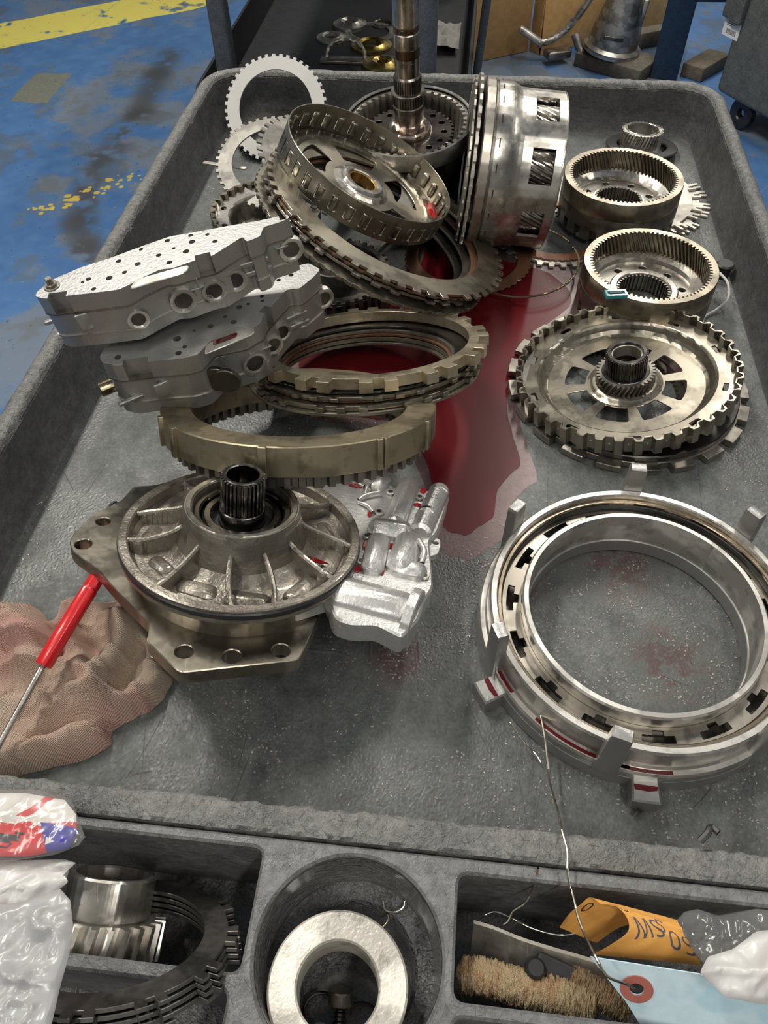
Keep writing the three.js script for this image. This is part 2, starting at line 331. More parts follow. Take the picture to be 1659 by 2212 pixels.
const inPoly = (x, z, P) => { let c = false; for (let i = 0, j = P.length - 1; i < P.length; j = i++) if ((P[i][1] > z) !== (P[j][1] > z) && x < (P[j][0] - P[i][0]) * (z - P[i][1]) / (P[j][1] - P[i][1]) + P[i][0]) c = !c; return c; };
const polyDist = (x, z, P) => { let d = 9; for (let i = 0, j = P.length - 1; i < P.length; j = i++) { const dx = P[i][0] - P[j][0], dz = P[i][1] - P[j][1], t = Math.min(1, Math.max(0, ((x - P[j][0]) * dx + (z - P[j][1]) * dz) / (dx * dx + dz * dz))); d = Math.min(d, Math.hypot(x - P[j][0] - t * dx, z - P[j][1] - t * dz)); } return d; };
{
  const cart = thing('utility_cart', 'dark grey moulded plastic utility cart whose deep top tray holds transmission parts', 'cart', [0, FLOOR_Y, 0]);
  const up = g => g.translate(0, -FLOOR_Y, 0);
  // tray floor: its own sheet of grain, scratches, oil-wet patches and red fluid stains
  const w = TX1 - TX0, l = TZ1 - TZ0, sA = scratchMap(2048, 260, 0.03), sB = scratchMap(2048, 1500, 0.006);
  const stain = [[1100, 1230, 0.05], [860, 1420, 0.03], [1330, 1220, 0.05], [1450, 1430, 0.045], [1000, 1180, 0.05], [1130, 760, 0.06], [1040, 590, 0.06]].map(([x, y, r]) => { const p = at(x, y, 0); return [p.x, p.z, r]; });
  const field = (u, v) => {
    const x = TX0 + u * w, z = TZ0 + v * l;
    let s = 0; for (const [cx, cz, r] of stain) s = Math.max(s, sm(r, r * 0.2, Math.hypot(x - cx, z - cz)));
    return s;
  };
  const fleck = scratchMap(2048, 16000, 0.0016), fleck2 = scratchMap(2048, 5000, 0.003);  // pale flecks painted into the floor colour as glints, raised in the bump too
  const emb = [[[760, 1352], [1000, 1352]], [[800, 1352], [800, 1440]], [[826, 1385], [905, 1385]], [[826, 1425], [905, 1425]], [[826, 1385], [826, 1425]], [[905, 1385], [905, 1425]], [[640, 1400], [745, 1412]]].map(l => l.map(([x, y]) => { const p = at(x, y, 0); return [p.x, p.z]; }));
  const embossed = (x, z) => { for (const [a, b] of emb) { const dx = b[0] - a[0], dz = b[1] - a[1], t = Math.min(1, Math.max(0, ((x - a[0]) * dx + (z - a[1]) * dz) / (dx * dx + dz * dz))); if (Math.hypot(x - a[0] - t * dx, z - a[1] - t * dz) < 0.0008) return 1; } return 0; };
  const cm = dataTex(2048, (u, v) => {
    const a = fbm(u * 8, v * 14, 256, 5), b = fbm(u * 60, v * 110, 256, 4, 0.6), d = vnoise(u * 420, v * 800, 1024), near = sm(0.4, 0.58, fbm(u * 20 + 9, v * 36, 256, 4)), s = Math.max(sA(u, v), sB(u, v) * 0.8) * (0.4 + 0.6 * near);
    let k = 0.73 + 0.22 * (a - 0.5) + 0.26 * (b - 0.5) + 0.14 * (d - 0.5) - 0.34 * s + 0.30 * fleck(u, v) * near + 0.10 * fleck2(u, v), c = [k * 0.985, k * 1.01, k];
    const red = field(u, v) * sm(0.44, 0.62, b * 0.55 + a * 0.2 + d * 0.25);
    for (let i = 0; i < 3; i++) c[i] += ([0.50, 0.20, 0.20][i] - c[i]) * 0.5 * red;
    return c;
  }, true);
  const bm = dataTex(2048, (u, v) => { const x = TX0 + u * w, z = TZ0 + v * l; return 0.45 + 0.4 * (vnoise(u * 520, v * 980, 1024) - 0.5) + 0.3 * fleck(u, v) + 0.2 * fleck2(u, v) - 0.45 * sA(u, v) - 0.3 * sB(u, v) + (x > -0.2 && x < 0.1 && z > -0.36 && z < -0.2 ? 0.4 * embossed(x, z) : 0); });
  const rm = dataTex(1024, (u, v) => { const a = fbm(u * 14 + 5, v * 24, 256, 5), d = vnoise(u * 420, v * 800, 1024); return 0.62 + 0.30 * sm(0.35, 0.65, a) - 0.22 * sm(0.75, 0.95, d); }, false, 1024);
  const fg = new THREE.PlaneGeometry(w + 0.004, l - 0.248, 1, 1); fg.rotateX(-Math.PI / 2); fg.translate((TX0 + TX1) / 2, 0, (TZ0 + TZ1) / 2 - 0.126);
  const uv = fg.attributes.uv, fp = fg.attributes.position; for (let i = 0; i < fp.count; i++) uv.setXY(i, (fp.getX(i) - TX0) / w, (fp.getZ(i) - TZ0) / l);
  const under = new THREE.BoxGeometry(w, 0.006, l - 0.26); under.translate((TX0 + TX1) / 2, -0.0045, (TZ0 + TZ1) / 2 - 0.13);
  mesh('tray_floor', up(fg), new THREE.MeshPhysicalMaterial({ color: new THREE.Color().setRGB(0.185, 0.189, 0.188), map: cm, roughness: 0.72, roughnessMap: rm, bumpMap: bm, bumpScale: 0.0007 }), cart, null, true);
  mesh('tray_underside', up(under), plasticM, cart);
  mesh('tray_wall', up(loftRect(TX0, TX1, TZ0, TZ1, 0.03, [[-0.004, -0.001], [0.0, 0.004], [0.004, 0.03], [0.0075, RIM - 0.006]])), plasticM, cart, 0.9);
  mesh('rim', up(loftRect(TX0, TX1, TZ0, TZ1, 0.03, [[0.0072, RIM - 0.008], [0.0085, RIM - 0.003], [0.0125, RIM], [0.0185, RIM], [0.0232, RIM - 0.003], [0.0245, RIM - 0.008], [0.0245, RIM - 0.022]], 0.003)), wornM, cart, 1.2);
  mesh('skirt', up(loftRect(TX0, TX1, TZ0, TZ1, 0.03, [[0.0245, RIM - 0.021], [0.019, RIM - 0.025], [0.012, -0.04], [0.0, -0.06]])), plasticM, cart, 0.9);
  // ridge between tray and parts deck
  const rg = new THREE.BoxGeometry(w + 0.004, 0.064, 0.0160, 520, 4, 9); { const p = rg.attributes.position; for (let i = 0; i < p.count; i++) { const x = p.getX(i), z = p.getZ(i), n = fbm(x * 150 + 80, z * 500 + 20, 256, 3) - 0.5; if (p.getY(i) > 0.02) { p.setY(i, p.getY(i) + 0.0012 * n - 0.0016 * sm(0.0062, 0.0080, Math.abs(z))); } if (z < -0.007) p.setZ(i, z + 0.0034 * (fbm(x * 160 + 90, 4 + p.getY(i) * 90, 256, 4) - 0.5)); } }
  rg.translate((TX0 + TX1) / 2, 0.026, -0.1322);
  mesh('ridge', up(rg), wornM, cart, 0.8);
  const rect = (x0, x1, z0, z1, r) => roundPoly([[x0, -z1], [x1, -z1], [x1, -z0], [x0, -z0]], r, 5);
  const deck = ext(rect(TX0 - 0.003, TX1 + 0.003, -0.1226, TZ1 + 0.004, 0.003), [rect(-0.32, -0.0842, -0.1166, -0.0565, 0.006), rect(-0.32, -0.0878, -0.0492, 0.07, 0.006), circle(0.048, 64, -0.0311, 0.0697), rect(0.0228, 0.27, -0.1146, -0.0558, 0.006), rect(0.0228, 0.27, -0.0492, 0.07, 0.006)], 0.085, 0.0015, DECK - 0.085);
  mesh('parts_deck', up(deck), deckM, cart, 0.5);
  const pb = [new THREE.BoxGeometry(w, 0.004, 0.24).translate((TX0 + TX1) / 2, -0.034, 0.0)];
  mesh('pocket_bottom', up(pb[0]), wetM, cart);
  const cup = lathe([[0.0478, 0.050], [0.0462, 0.022], [0.0455, 0.012], [0.043, 0.0095], [0.0365, 0.0085], [0.035, 0.006], [0.0335, -0.02], [0.030, -0.026], [0, -0.0265]], 72); cup.translate(-0.0311, 0, -0.0697);
  mesh('cup_well', up(cup), wetM, cart, 0.5);
  // legs, lower shelf, casters
  for (const [x, z] of [[TX0 + 0.03, TZ0 + 0.05], [TX1 - 0.03, TZ0 + 0.05], [TX0 + 0.03, TZ1 - 0.05], [TX1 - 0.03, TZ1 - 0.05]]) {
    mesh('leg', rbox(0.05, 0.58, 0.06, x, 0.43, z, 0.012), plasticM, cart);
    const c = mesh('caster', turn(ringSolid(0.02, 0.062, -0.016, 0.016, 0.004, 40), 'Z', Math.PI / 2).translate(x, 0.062, z), M.rubber, cart);
    mesh('fork', [rbox(0.006, 0.07, 0.03, x - 0.021, 0.09, z, 0.002), rbox(0.006, 0.07, 0.03, x + 0.021, 0.09, z, 0.002), rbox(0.05, 0.006, 0.05, x, 0.127, z, 0.002)], M.steel, c);
  }
  mesh('lower_shelf', rbox(w, 0.05, l, (TX0 + TX1) / 2, 0.155, (TZ0 + TZ1) / 2, 0.012), plasticM, cart);
  shadows(cart);
}
// ---- red transmission fluid lying on the tray floor
function puddle(line, label, y, name = 'fluid_puddle', wob = 0.003, mat = M.fluid) {
  const c = new THREE.CatmullRomCurve3(line.map(([x, z]) => V(x, 0, z)), true), N = 260, pts = [];
  for (let i = 0; i < N; i++) { const p = c.getPoint(i / N), n = fbm(i / N * 40, 3, 40, 4) - 0.5, q = V(line.reduce((s, k) => s + k[0], 0) / line.length, 0, line.reduce((s, k) => s + k[1], 0) / line.length); const d = p.clone().sub(q).setY(0).normalize(); pts.push([p.x + d.x * n * wob * 4, -(p.z + d.z * n * wob * 4)]); }
  const m = mesh(name, ext(pts, [], 0.0004, 0, y), mat, null, 0.9);
  return shadows(tag(m, label, 'fluid'));
}
puddle(puddleLine, 'dark red transmission fluid pooled on the tray floor between the parts', 0.0002);

puddle(puddleLine.map(([x, z]) => { const cx = 0.0, cz = -0.62; return [cx + (x - cx) * 1.22, cz + (z - cz) * 1.10]; }), 'thin reddish film of fluid spread around the pooled red fluid', 0.0001, 'fluid_film', 0.004, new THREE.MeshPhysicalMaterial({ color: new THREE.Color().setRGB(0.94, 0.83, 0.83), roughness: 0.30, transmission: 1, thickness: 0, ior: 1.4 }));
// ------------------------------------------------------------------ right side of the tray
const D2R = Math.PI / 180;
function shellWithWindows(r, t, y0, y1, wins, nSeg = 120) {   // round wall with real window openings [angle, half angle, ya, yb]
  const as = new Set(), ys = new Set([y0, y1]);
  for (let i = 0; i < nSeg; i++) as.add(+(i / nSeg * TAU).toFixed(5));
  for (const [a, h, ya, yb] of wins) { for (const q of [a - h, a + h]) as.add(+(((q % TAU) + TAU) % TAU).toFixed(5)); ys.add(ya); ys.add(yb); }
  const A = [...as].sort((p, q) => p - q), Y = [...ys].sort((p, q) => p - q), nA = A.length, nY = Y.length - 1;
  const open = (i, j) => { const am = (A[i] + (i + 1 < nA ? A[i + 1] : A[0] + TAU)) / 2, ym = (Y[j] + Y[j + 1]) / 2; return wins.some(([a, h, ya, yb]) => { let d = Math.abs(((am - a) % TAU + TAU) % TAU); d = Math.min(d, TAU - d); return d < h && ym > ya && ym < yb; }); };
  const pos = [], quad = (a, b, c, d) => pos.push(...a, ...b, ...c, ...a, ...c, ...d);
  const pt = (i, j, rad) => [rad * Math.cos(A[i % nA]), Y[j], -rad * Math.sin(A[i % nA])];
  for (let i = 0; i < nA; i++) for (let j = 0; j < nY; j++) {
    if (open(i, j)) continue;
    const n = (i + 1) % nA, p = (i + nA - 1) % nA;
    quad(pt(i, j, r), pt(n, j, r), pt(n, j + 1, r), pt(i, j + 1, r));
    quad(pt(n, j, r - t), pt(i, j, r - t), pt(i, j + 1, r - t), pt(n, j + 1, r - t));
    if (j === 0 || open(i, j - 1)) quad(pt(i, j, r - t), pt(n, j, r - t), pt(n, j, r), pt(i, j, r));
    if (j === nY - 1 || open(i, j + 1)) quad(pt(i, j + 1, r), pt(n, j + 1, r), pt(n, j + 1, r - t), pt(i, j + 1, r - t));
    if (open(p, j)) quad(pt(i, j, r - t), pt(i, j, r), pt(i, j + 1, r), pt(i, j + 1, r - t));
    if (open(n, j)) quad(pt(n, j, r), pt(n, j, r - t), pt(n, j + 1, r - t), pt(n, j + 1, r));
  }
  const g = new THREE.BufferGeometry(); g.setAttribute('position', new THREE.Float32BufferAttribute(pos, 3)); g.computeVertexNormals(); return g;
}
const arcHole = (r0, r1, a, h, n = 6, rad = 0.002) => {   // rounded sector-shaped opening
  const p = []; for (let i = 0; i <= n; i++) p.push([r1 * Math.cos(a - h + 2 * h * i / n), r1 * Math.sin(a - h + 2 * h * i / n)]);
  for (let i = n; i >= 0; i--) p.push([r0 * Math.cos(a - h + 2 * h * i / n), r0 * Math.sin(a - h + 2 * h * i / n)]);
  return roundPoly(p, rad, 3);
};
// ---- large aluminium clutch piston housing
{
  const o = thing('clutch_piston_housing', 'large silver aluminium clutch piston housing with upright finger tabs around its ring', 'housing', [0.143, 0, -0.304]);
  const lug = [-150, -92, -34, 24].map(a => [a * D2R, 0.075]);
  mesh('base_flange', ext(lugRing(0.1125, 0.1265, lug, 160), [circle(0.083, 96)], 0.015, 0.0012), M.alu, o);
  mesh('outer_ring', lathe([[0.1002, 0.012], [0.1122, 0.012], [0.1122, 0.0205], [0.111, 0.0222], [0.1078, 0.0222], [0.1066, 0.0235], [0.1062, 0.0405], [0.105, 0.042], [0.1014, 0.042], [0.1006, 0.041], [0.1004, 0.026], [0.1002, 0.012]], 160), M.aluMach, o, 0.5);
  mesh('snap_ring', ringSolid(0.0972, 0.1004, 0.0345, 0.0372, 0.0006, 128), metal(0.50, 0.42, 0.32, 0.3), o);
  mesh('seal_lip', ringSolid(0.0965, 0.1003, 0.0300, 0.0342, 0.0008, 128), M.rubber, o);
  const slots = [];
  for (let i = 0; i < 15; i++) {
    const a = (i * 24 + 8) * D2R, q = [], hb = 0.118, hs = 0.042, r0 = 0.0848, r1 = 0.0884, r2 = 0.0935;
    for (const [r, t] of [[r2, hb], [r2, hb / 3], [r2, -hb / 3], [r2, -hb], [r1, -hb], [r1, -hs], [r0, -hs], [r0, hs], [r1, hs], [r1, hb]]) q.push([r * Math.cos(a + t), r * Math.sin(a + t)]);
    slots.push(roundPoly(q, 0.0007, 2));
  }
  const pl = mesh('spring_plate', ext(circle(0.0968, 128), [circle(0.0830, 128), ...slots], 0.0018, 0, 0.0272), metal(0.50, 0.47, 0.42, 0.42), o, 0.4);
  mesh('cavity_shade_ring', ringSolid(0.0835, 0.1, 0.014, 0.016, 0.0004), M.steelDark, o);  // dark ring added below the slots to paint the shade in them
  mesh('inner_ring', lathe([[0.0786, 0.003], [0.0786, 0.0412], [0.0792, 0.0425], [0.0822, 0.0425], [0.0834, 0.0412], [0.0836, 0.036], [0.0828, 0.0345], [0.0828, 0.003], [0.0786, 0.003]], 160), M.aluMach, o, 0.45);
  mesh('bore_step', ringSolid(0.0776, 0.0792, 0.0015, 0.0145, 0.0004, 128), M.alu, o);
  for (const [deg, tilt] of [[42, 0], [89, 0], [145, 0], [203, 0], [255, 0], [308, 0], [358, 0]]) {
    const pr = [[-0.0080, 0.012], [0.0080, 0.012], [0.0070, 0.026], [0.0060, 0.0630], [0.0052, 0.0650], [-0.0052, 0.0650], [-0.0060, 0.0630], [-0.0070, 0.026]];
    const s = asPath(pr, THREE.Shape), g = new THREE.ExtrudeGeometry(s, { depth: 0.0064, bevelEnabled: true, bevelSize: 0.0008, bevelThickness: 0.0008, bevelOffset: -0.0004, bevelSegments: 2 });
    g.translate(0, 0, 0.1062); g.rotateY(Math.PI / 2 + deg * D2R);
    mesh('finger_tab', g, M.alu, o, 0.5);
  }
  for (const [a0, a1, r] of [[198, 216, 0.1093], [228, 262, 0.1093], [258, 276, 0.1096]]) {
    const q = []; for (let i = 0; i <= 12; i++) { const a = (a0 + (a1 - a0) * i / 12) * D2R; q.push([(r + 0.0011 * fbm(i, a0, 64, 2)) * Math.cos(a), (r + 0.0011) * Math.sin(a)]); }
    for (let i = 12; i >= 0; i--) { const a = (a0 + (a1 - a0) * i / 12) * D2R; q.push([(r - 0.0012 - 0.0008 * fbm(i, a1, 64, 2)) * Math.cos(a), (r - 0.0012) * Math.sin(a)]); }
    mesh('fluid_film', ext(q, [], 0.0004, 0, 0.0221), M.fluid, o);
  }
  for (const deg of [-150, -92]) { const a = deg * D2R; mesh('fluid_film', ext([[0.1155, -0.0075], [0.1190, -0.0070], [0.1195, 0.001], [0.1184, 0.0066], [0.1158, 0.0075]].map(([x, y]) => [x * Math.cos(a) - y * Math.sin(a), x * Math.sin(a) + y * Math.cos(a)]), [], 0.0004, 0, 0.0149), M.fluid, o); }
  shadows(o);
}
// ---- clutch plates and hub, middle right
{
  const a = mesh('clutch_plate', ext(teethRing(21, 0.1035, 0.1115, 0.66, 0.62, { sub: 3 }), [circle(0.086, 96)], 0.0065, 0.0004, 0.0012), M.steelDark, null, 0.4);
  a.position.set(0.1631, 0, -0.5764); tag(a, 'dark steel plate with broad square lugs lying under the corrugated clutch hub', 'clutch plate');
  const r2 = mesh('backing_ring', ringSolid(0.086, 0.1015, 0, 0.006, 0.001, 110), M.steelBlack, null, 0.5);
  r2.position.set(0.1625, 0.0079, -0.5755); tag(r2, 'smooth black steel ring lying on the broad lugged plate', 'ring');
  const f = mesh('friction_plate', ext(circle(0.078, 90), [teethRing(56, 0.0545, 0.0515, 0.6, 0.35)], 0.002, 0, 0.0005), metal(0.36, 0.33, 0.30, 0.4), null, 0.4);
  f.position.set(0.158, 0, -0.573); tag(f, 'thin plate with fine inner teeth seen through the corrugated hub windows', 'clutch plate');
  const f2 = mesh('friction_plate', ext(circle(0.074, 90), [circle(0.062, 90)], 0.0015, 0, 0.0026), paint(0.42, 0.26, 0.27, 0.5, { clearcoat: 0.6 }), null, 0.4);
  f2.position.set(0.158, 0, -0.573); tag(f2, 'pinkish lined friction ring seen through the corrugated hub windows', 'clutch plate');

  const o = thing('clutch_hub', 'wide oily clutch hub with corrugated rim and black splined collar', 'clutch hub', [0.1552, 0.036, -0.5662]); lean(o, -0.16, 1, -0.03, 0.1);
  mesh('rim', ext(teethRing(38, 0.0942, 0.0990, 0.60, 0.38), [teethRing(38, 0.0926, 0.0974, 0.56, 0.42)], 0.0165, 0.0003, -0.0165), M.stamped, o, 0.4);
  const dots = []; for (let i = 0; i < 38; i++) { const t = (i + 0.5) * TAU / 38; dots.push(turn(cyl(0.0009, 0.0936, 0.0945, 0.0001, 10), 'Z', -Math.PI / 2).rotateY(t).translate(0, -0.008, 0)); }
  mesh('oil_hole', dots, M.steelBright, o);
  const slots = []; for (let i = 0; i < 10; i++) slots.push(arcHole(0.0838, 0.0886, (i * 36 + 12) * D2R, 0.066, 3, 0.0022));
  mesh('flange', ext(circle(0.0938, 120), [circle(0.0795, 110), ...slots], 0.0014, 0, -0.0095), M.stamped, o, 0.4);
  mesh('dish', lathe([[0.0796, -0.0081], [0.0785, -0.0083], [0.0770, -0.0100], [0.0755, -0.0150], [0.0735, -0.0180], [0.0700, -0.0190], [0.0695, -0.0204], [0.074, -0.0196], [0.0770, -0.0155], [0.0785, -0.0102], [0.0797, -0.0096]], 128), M.stamped, o, 0.9);
  const win = []; for (let i = 0; i < 8; i++) { const c = (i * 45 + 22) * D2R; win.push(arcHole(0.0355, 0.0540, c, 0.275, 6, 0.0075)); }
  mesh('web', ext(circle(0.0705, 110), [circle(0.014, 40), ...win], 0.0014, 0.0003, -0.0204), M.stamped, o, 0.4);
  mesh('boss', lathe([[0.0345, -0.0191], [0.0315, -0.0186], [0.0295, -0.0165], [0.0285, -0.0160], [0.013, -0.0160]], 80), M.stamped, o, 0.8);
  mesh('helical_gear', twist(teethRing(36, 0.0235, 0.0266, 0.72, 0.28), circle(0.0160, 60), 0.0130, 0.26, 5, -0.0175), M.steelDark, o, 0.45);
  const c = mesh('splined_collar', [ext(teethRing(44, 0.0176, 0.0186, 0.6, 0.35), [circle(0.0138, 60)], 0.0195, 0.0004, -0.004), ringSolid(0.0138, 0.0174, 0.015, 0.0162, 0.0004, 60), ringSolid(0.0138, 0.0212, -0.0062, -0.0038, 0.0005, 60)], M.steelBlack, o, 0.4);
  mesh('bushing', ringSolid(0.0122, 0.0139, 0.002, 0.0138, 0.0004, 60), M.steel, c);
  shadows(o);
}
// ---- two ring gears
function ringGear(name, label, pos, kind, spin) {
  const o = thing(name, label, 'ring gear', pos); lean(o, 0.0, 1, 0.0, spin);
  const R = 0.0662, H = 0.05;
  mesh('toothed_ring', twist(circle(R, 160), teethRing(78, 0.0603, 0.0574, 0.62, 0.3), 0.022, 0.16, 4, H - 0.022), metal(0.44, 0.40, 0.33, 0.42), o, 0.4);
  mesh('outer_wall', lathe([[0.0603, 0.014], [0.0603, H - 0.021], [R + 0.0004, H - 0.021], [R + 0.0010, H - 0.0225], [R + 0.0010, 0.014], [0.0603, 0.014]], 140), M.steelDark, o, 0.5);
  mesh('castle_base', ext(teethRing(20, 0.0600, 0.0668, 0.62, 0.60, { sub: 3 }), [circle(0.0575, 90)], 0.015, 0.0003, 0.0002), M.steelDark, o, 0.4);
  mesh('rim_edge', lathe([[R - 0.0004, H - 0.0012], [R, H - 0.0002], [R + 0.0006, H - 0.0012], [R + 0.0006, H - 0.0195], [R - 0.0004, H - 0.0195], [R - 0.0004, H - 0.0012]], 140), metal(0.46, 0.42, 0.34, 0.4), o, 0.6);
  const y = H - 0.026;
  if (kind === 0) {
    const holes = []; for (let i = 0; i < 8; i++) holes.push(circle(0.0042, 20, 0.0385 * Math.cos(i * TAU / 8), 0.0385 * Math.sin(i * TAU / 8)));
    mesh('dish', lathe([[0.0603, y - 0.002], [0.0598, y + 0.004], [0.0565, y + 0.002], [0.0530, y - 0.0022], [0.0500, y - 0.0035], [0.0470, y - 0.0038]], 120), M.steelBright, o, 0.8);
    mesh('web', ext(circle(0.0475, 100), [circle(0.0275, 60), ...holes], 0.006, 0.0005, y - 0.0096), M.steelBright, o, 0.4);
    mesh('hub_spline', [twist(circle(0.0295, 80), teethRing(40, 0.0268, 0.0246, 0.6, 0.3), 0.02, 0, 1, y - 0.022)], M.steelDark, o, 0.4);
    mesh('hub_lip', ringSolid(0.0268, 0.0300, y - 0.004, y - 0.0015, 0.0006, 80), M.steelBright, o);
  } else {
    const holes = []; for (let i = 0; i < 9; i++) holes.push(circle(0.0040, 18, 0.0400 * Math.cos(i * TAU / 9), 0.0400 * Math.sin(i * TAU / 9)));
    mesh('dish', lathe([[0.0603, y - 0.004], [0.0600, y + 0.0035], [0.0560, y + 0.0025], [0.0515, y + 0.0005], [0.0512, y - 0.0045], [0.0470, y - 0.0048]], 120), M.steelBright, o, 0.6);
    mesh('web', ext(circle(0.0475, 100), [circle(0.0275, 60), ...holes], 0.004, 0.0004, y - 0.0088), M.steel, o, 0.4);
    mesh('raised_ring', lathe([[0.0275, y - 0.006], [0.0275, y - 0.0028], [0.0283, y - 0.0020], [0.0335, y - 0.0020], [0.0350, y - 0.0032], [0.0352, y - 0.006]], 90), M.steelBright, o, 0.5);
    mesh('hub_spline', twist(circle(0.0300, 80), teethRing(38, 0.0273, 0.0246, 0.6, 0.3), 0.018, 0, 1, y - 0.022), M.steelDark, o, 0.4);
  }
  return shadows(o);
}
ringGear('ring_gear', 'ring gear with eight round holes in its web, lying on plates with forked teeth', [0.1752, 0.0068, -0.8745], 0, 0.3);
ringGear('ring_gear', 'ring gear next to the small teal clip, behind the corrugated clutch hub', [0.1894, 0, -0.7101], 1, 0.1);
// ---- plates with forked teeth below the far ring gear
{
  const lugs = list => list.map(a => [a * D2R, 0.062, true]);
  [['steel plate with forked teeth lying on the tray floor below a ring gear', [0.198, 0.0004, -0.928], [110, 98, 60, 48, 22, 10, -8, -20, -40, -52, 160, 172, 200, 240], 0.0925],
   ['steel plate with forked teeth stacked on a second forked plate below a ring gear', [0.190, 0.0034, -0.925], [104, 92, 54, 42, 18, 6, -14, -26, -46, -58, 166, 178, 210, 250], 0.0905]].forEach(([l, p, list, r]) => {
    const m = mesh('forked_plate', ext(lugRing(r - 0.008, r + 0.004, lugs(list), 140), [circle(0.066, 90)], 0.0026, 0.0003), M.steelPale, null, 0.4);
    m.position.set(...p); tag(m, l, 'clutch plate');
  });
  const wsh = mesh('thrust_washer', ringSolid(0.032, 0.0465, 0, 0.0032, 0.001, 80), paint(0.03, 0.03, 0.031, 0.4), null, 0.5);
  wsh.position.set(0.224, 0.0072, -1.05); lean(wsh, 0.02, 1, -0.12); tag(wsh, 'black thrust washer lying in the far tray corner under the small helical gear', 'washer');
  const o = thing('sun_gear', 'small bright helical sun gear standing on a black washer in the tray corner', 'gear', [0.2215, 0.0104, -1.052]); lean(o, 0, 1, -0.06);
  mesh('teeth', twist(teethRing(36, 0.0243, 0.0268, 0.7, 0.3), circle(0.0205, 60), 0.0185, 0.22, 5), M.steelBright, o, 0.45);
  mesh('bore_lip', ringSolid(0.0196, 0.0212, 0.0165, 0.0195, 0.0005, 60), M.steelBright, o);
  shadows(o);
}
// ---- teal clip, wire and cap beside the ring gear
{
  const p = at(1329, 641, 0.05), o = thing('plastic_clip', 'small teal plastic clip on the rim of a ring gear', 'clip', [p.x, 0.0508, p.z]); o.rotation.y = 0.16;
  const m = paint(0.03, 0.24, 0.27, 0.35, { clearcoat: 0.5 });
  mesh('frame', ext(roundPoly([[-0.0105, -0.005], [0.0105, -0.005], [0.0105, 0.005], [-0.0105, 0.005]], 0.001, 2), [roundPoly([[-0.008, -0.0026], [0.008, -0.0026], [0.008, 0.0022], [-0.008, 0.0022]], 0.0006, 2)], 0.0042, 0.0004), m, o);
  mesh('window', rbox(0.0155, 0.0018, 0.0044, 0, 0.0012, 0.0, 0.0004), paint(0.45, 0.55, 0.56, 0.3), o);
  mesh('latch', rbox(0.013, 0.0012, 0.0016, 0, 0.0032, -0.001, 0.0003), M.rubber, o);
  shadows(o);
  const w = mesh('grey_wire', tube([[1555, 590, 0.02], [1572, 612, 0.02], [1572, 645, 0.012], [1548, 668, 0.004], [1522, 684, 0.003], [1518, 698, 0.003], [1524, 712, 0.003]].map(q => at(...q)), 0.0013, 60, 8), paint(0.55, 0.54, 0.52, 0.4), null, 1.5);
  tag(w, 'thin grey wire looped on the tray floor beside a ring gear', 'wire');
  const c = at(1563, 583, 0.008), cap = thing('rubber_plug', 'small black rubber plug wedged between ring gear and tray wall', 'plug', [c.x, 0.0, c.z]);
  mesh('body', cyl(0.0075, 0, 0.014, 0.002), M.rubber, cap); mesh('head', cyl(0.0095, 0.012, 0.0165, 0.0015), M.rubber, cap); shadows(cap);
}
// ---- drum lying on its side
{
  const o = thing('planet_carrier_drum', 'bright steel drum lying on its side with rectangular windows showing helical gears', 'drum', [0.002, 0.0876, -0.823]); lean(o, 1, -0.077, -0.02, 0.0);
  // local y runs along the drum's axis
  const wins = []; for (let i = 0; i < 8; i++) wins.push([i * TAU / 8 + 0.279, 0.215, 0.0540, 0.0770]);
  mesh('shell', [shellWithWindows(0.0782, 0.003, 0.044, 0.0845, wins, 120), lathe([[0.0752, 0.0445], [0.0790, 0.034], [0.0790, 0.016], [0.0825, 0.016], [0.0825, 0.031], [0.0816, 0.0335], [0.0785, 0.0405], [0.0782, 0.0445]], 140)], M.steelBright, o, 0.4);
  mesh('end_bead', ringSolid(0.0748, 0.0786, 0.0838, 0.0866, 0.0012, 140), M.steelBright, o);
  mesh('end_plate', ringSolid(0.02, 0.0750, 0.080, 0.083, 0.0006, 100), M.steel, o);
  mesh('shoulder_ring', ringSolid(0.070, 0.0848, 0.003, 0.0135, 0.0012, 140), metal(0.58, 0.55, 0.50, 0.4), o);
  mesh('groove_band', ringSolid(0.070, 0.0815, 0.0130, 0.0165, 0.0004, 120), M.steelDark, o);
  const ticks = []; for (let i = 0; i < 22; i++) ticks.push(new THREE.BoxGeometry(0.0012, 0.0012, 0.008).translate(0.0824, 0.0205, 0).rotateY(i * TAU / 22));
  mesh('slot_shade_ticks', ticks, M.hole, o);  // solid dark ticks painted as the shade of slots
  mesh('toothed_plate', ext(teethRing(36, 0.0810, 0.0872, 0.56, 0.5), [circle(0.05, 80)], 0.0035, 0.0003, -0.004), M.steelPale, o, 0.4);
  mesh('thin_plate', ext(teethRing(36, 0.0790, 0.0835, 0.56, 0.5, { off: 0.05 }), [circle(0.05, 80)], 0.002, 0, -0.0085), M.steel, o, 0.4);
  mesh('core_shade_cylinder', ringSolid(0.028, 0.040, 0.0, 0.08, 0.001, 70), M.hole, o);  // dark filler added behind the windows as the shade inside the drum
  for (let i = 0; i < 8; i++) {
    const a = i * TAU / 8 + 0.279;
    const g = mesh('planet_gear', twist(teethRing(18, 0.0125, 0.0160, 0.7, 0.3), null, 0.024, 0.75, 6, 0.054), M.steelBright, o, 0.45);
    g.position.set(0.0595 * Math.cos(a), 0, -0.0595 * Math.sin(a));
  }
  mesh('gear_cage', [ringSolid(0.04, 0.0750, 0.048, 0.052, 0.0005, 90)], M.steelBlack, o);
  shadows(o);
}
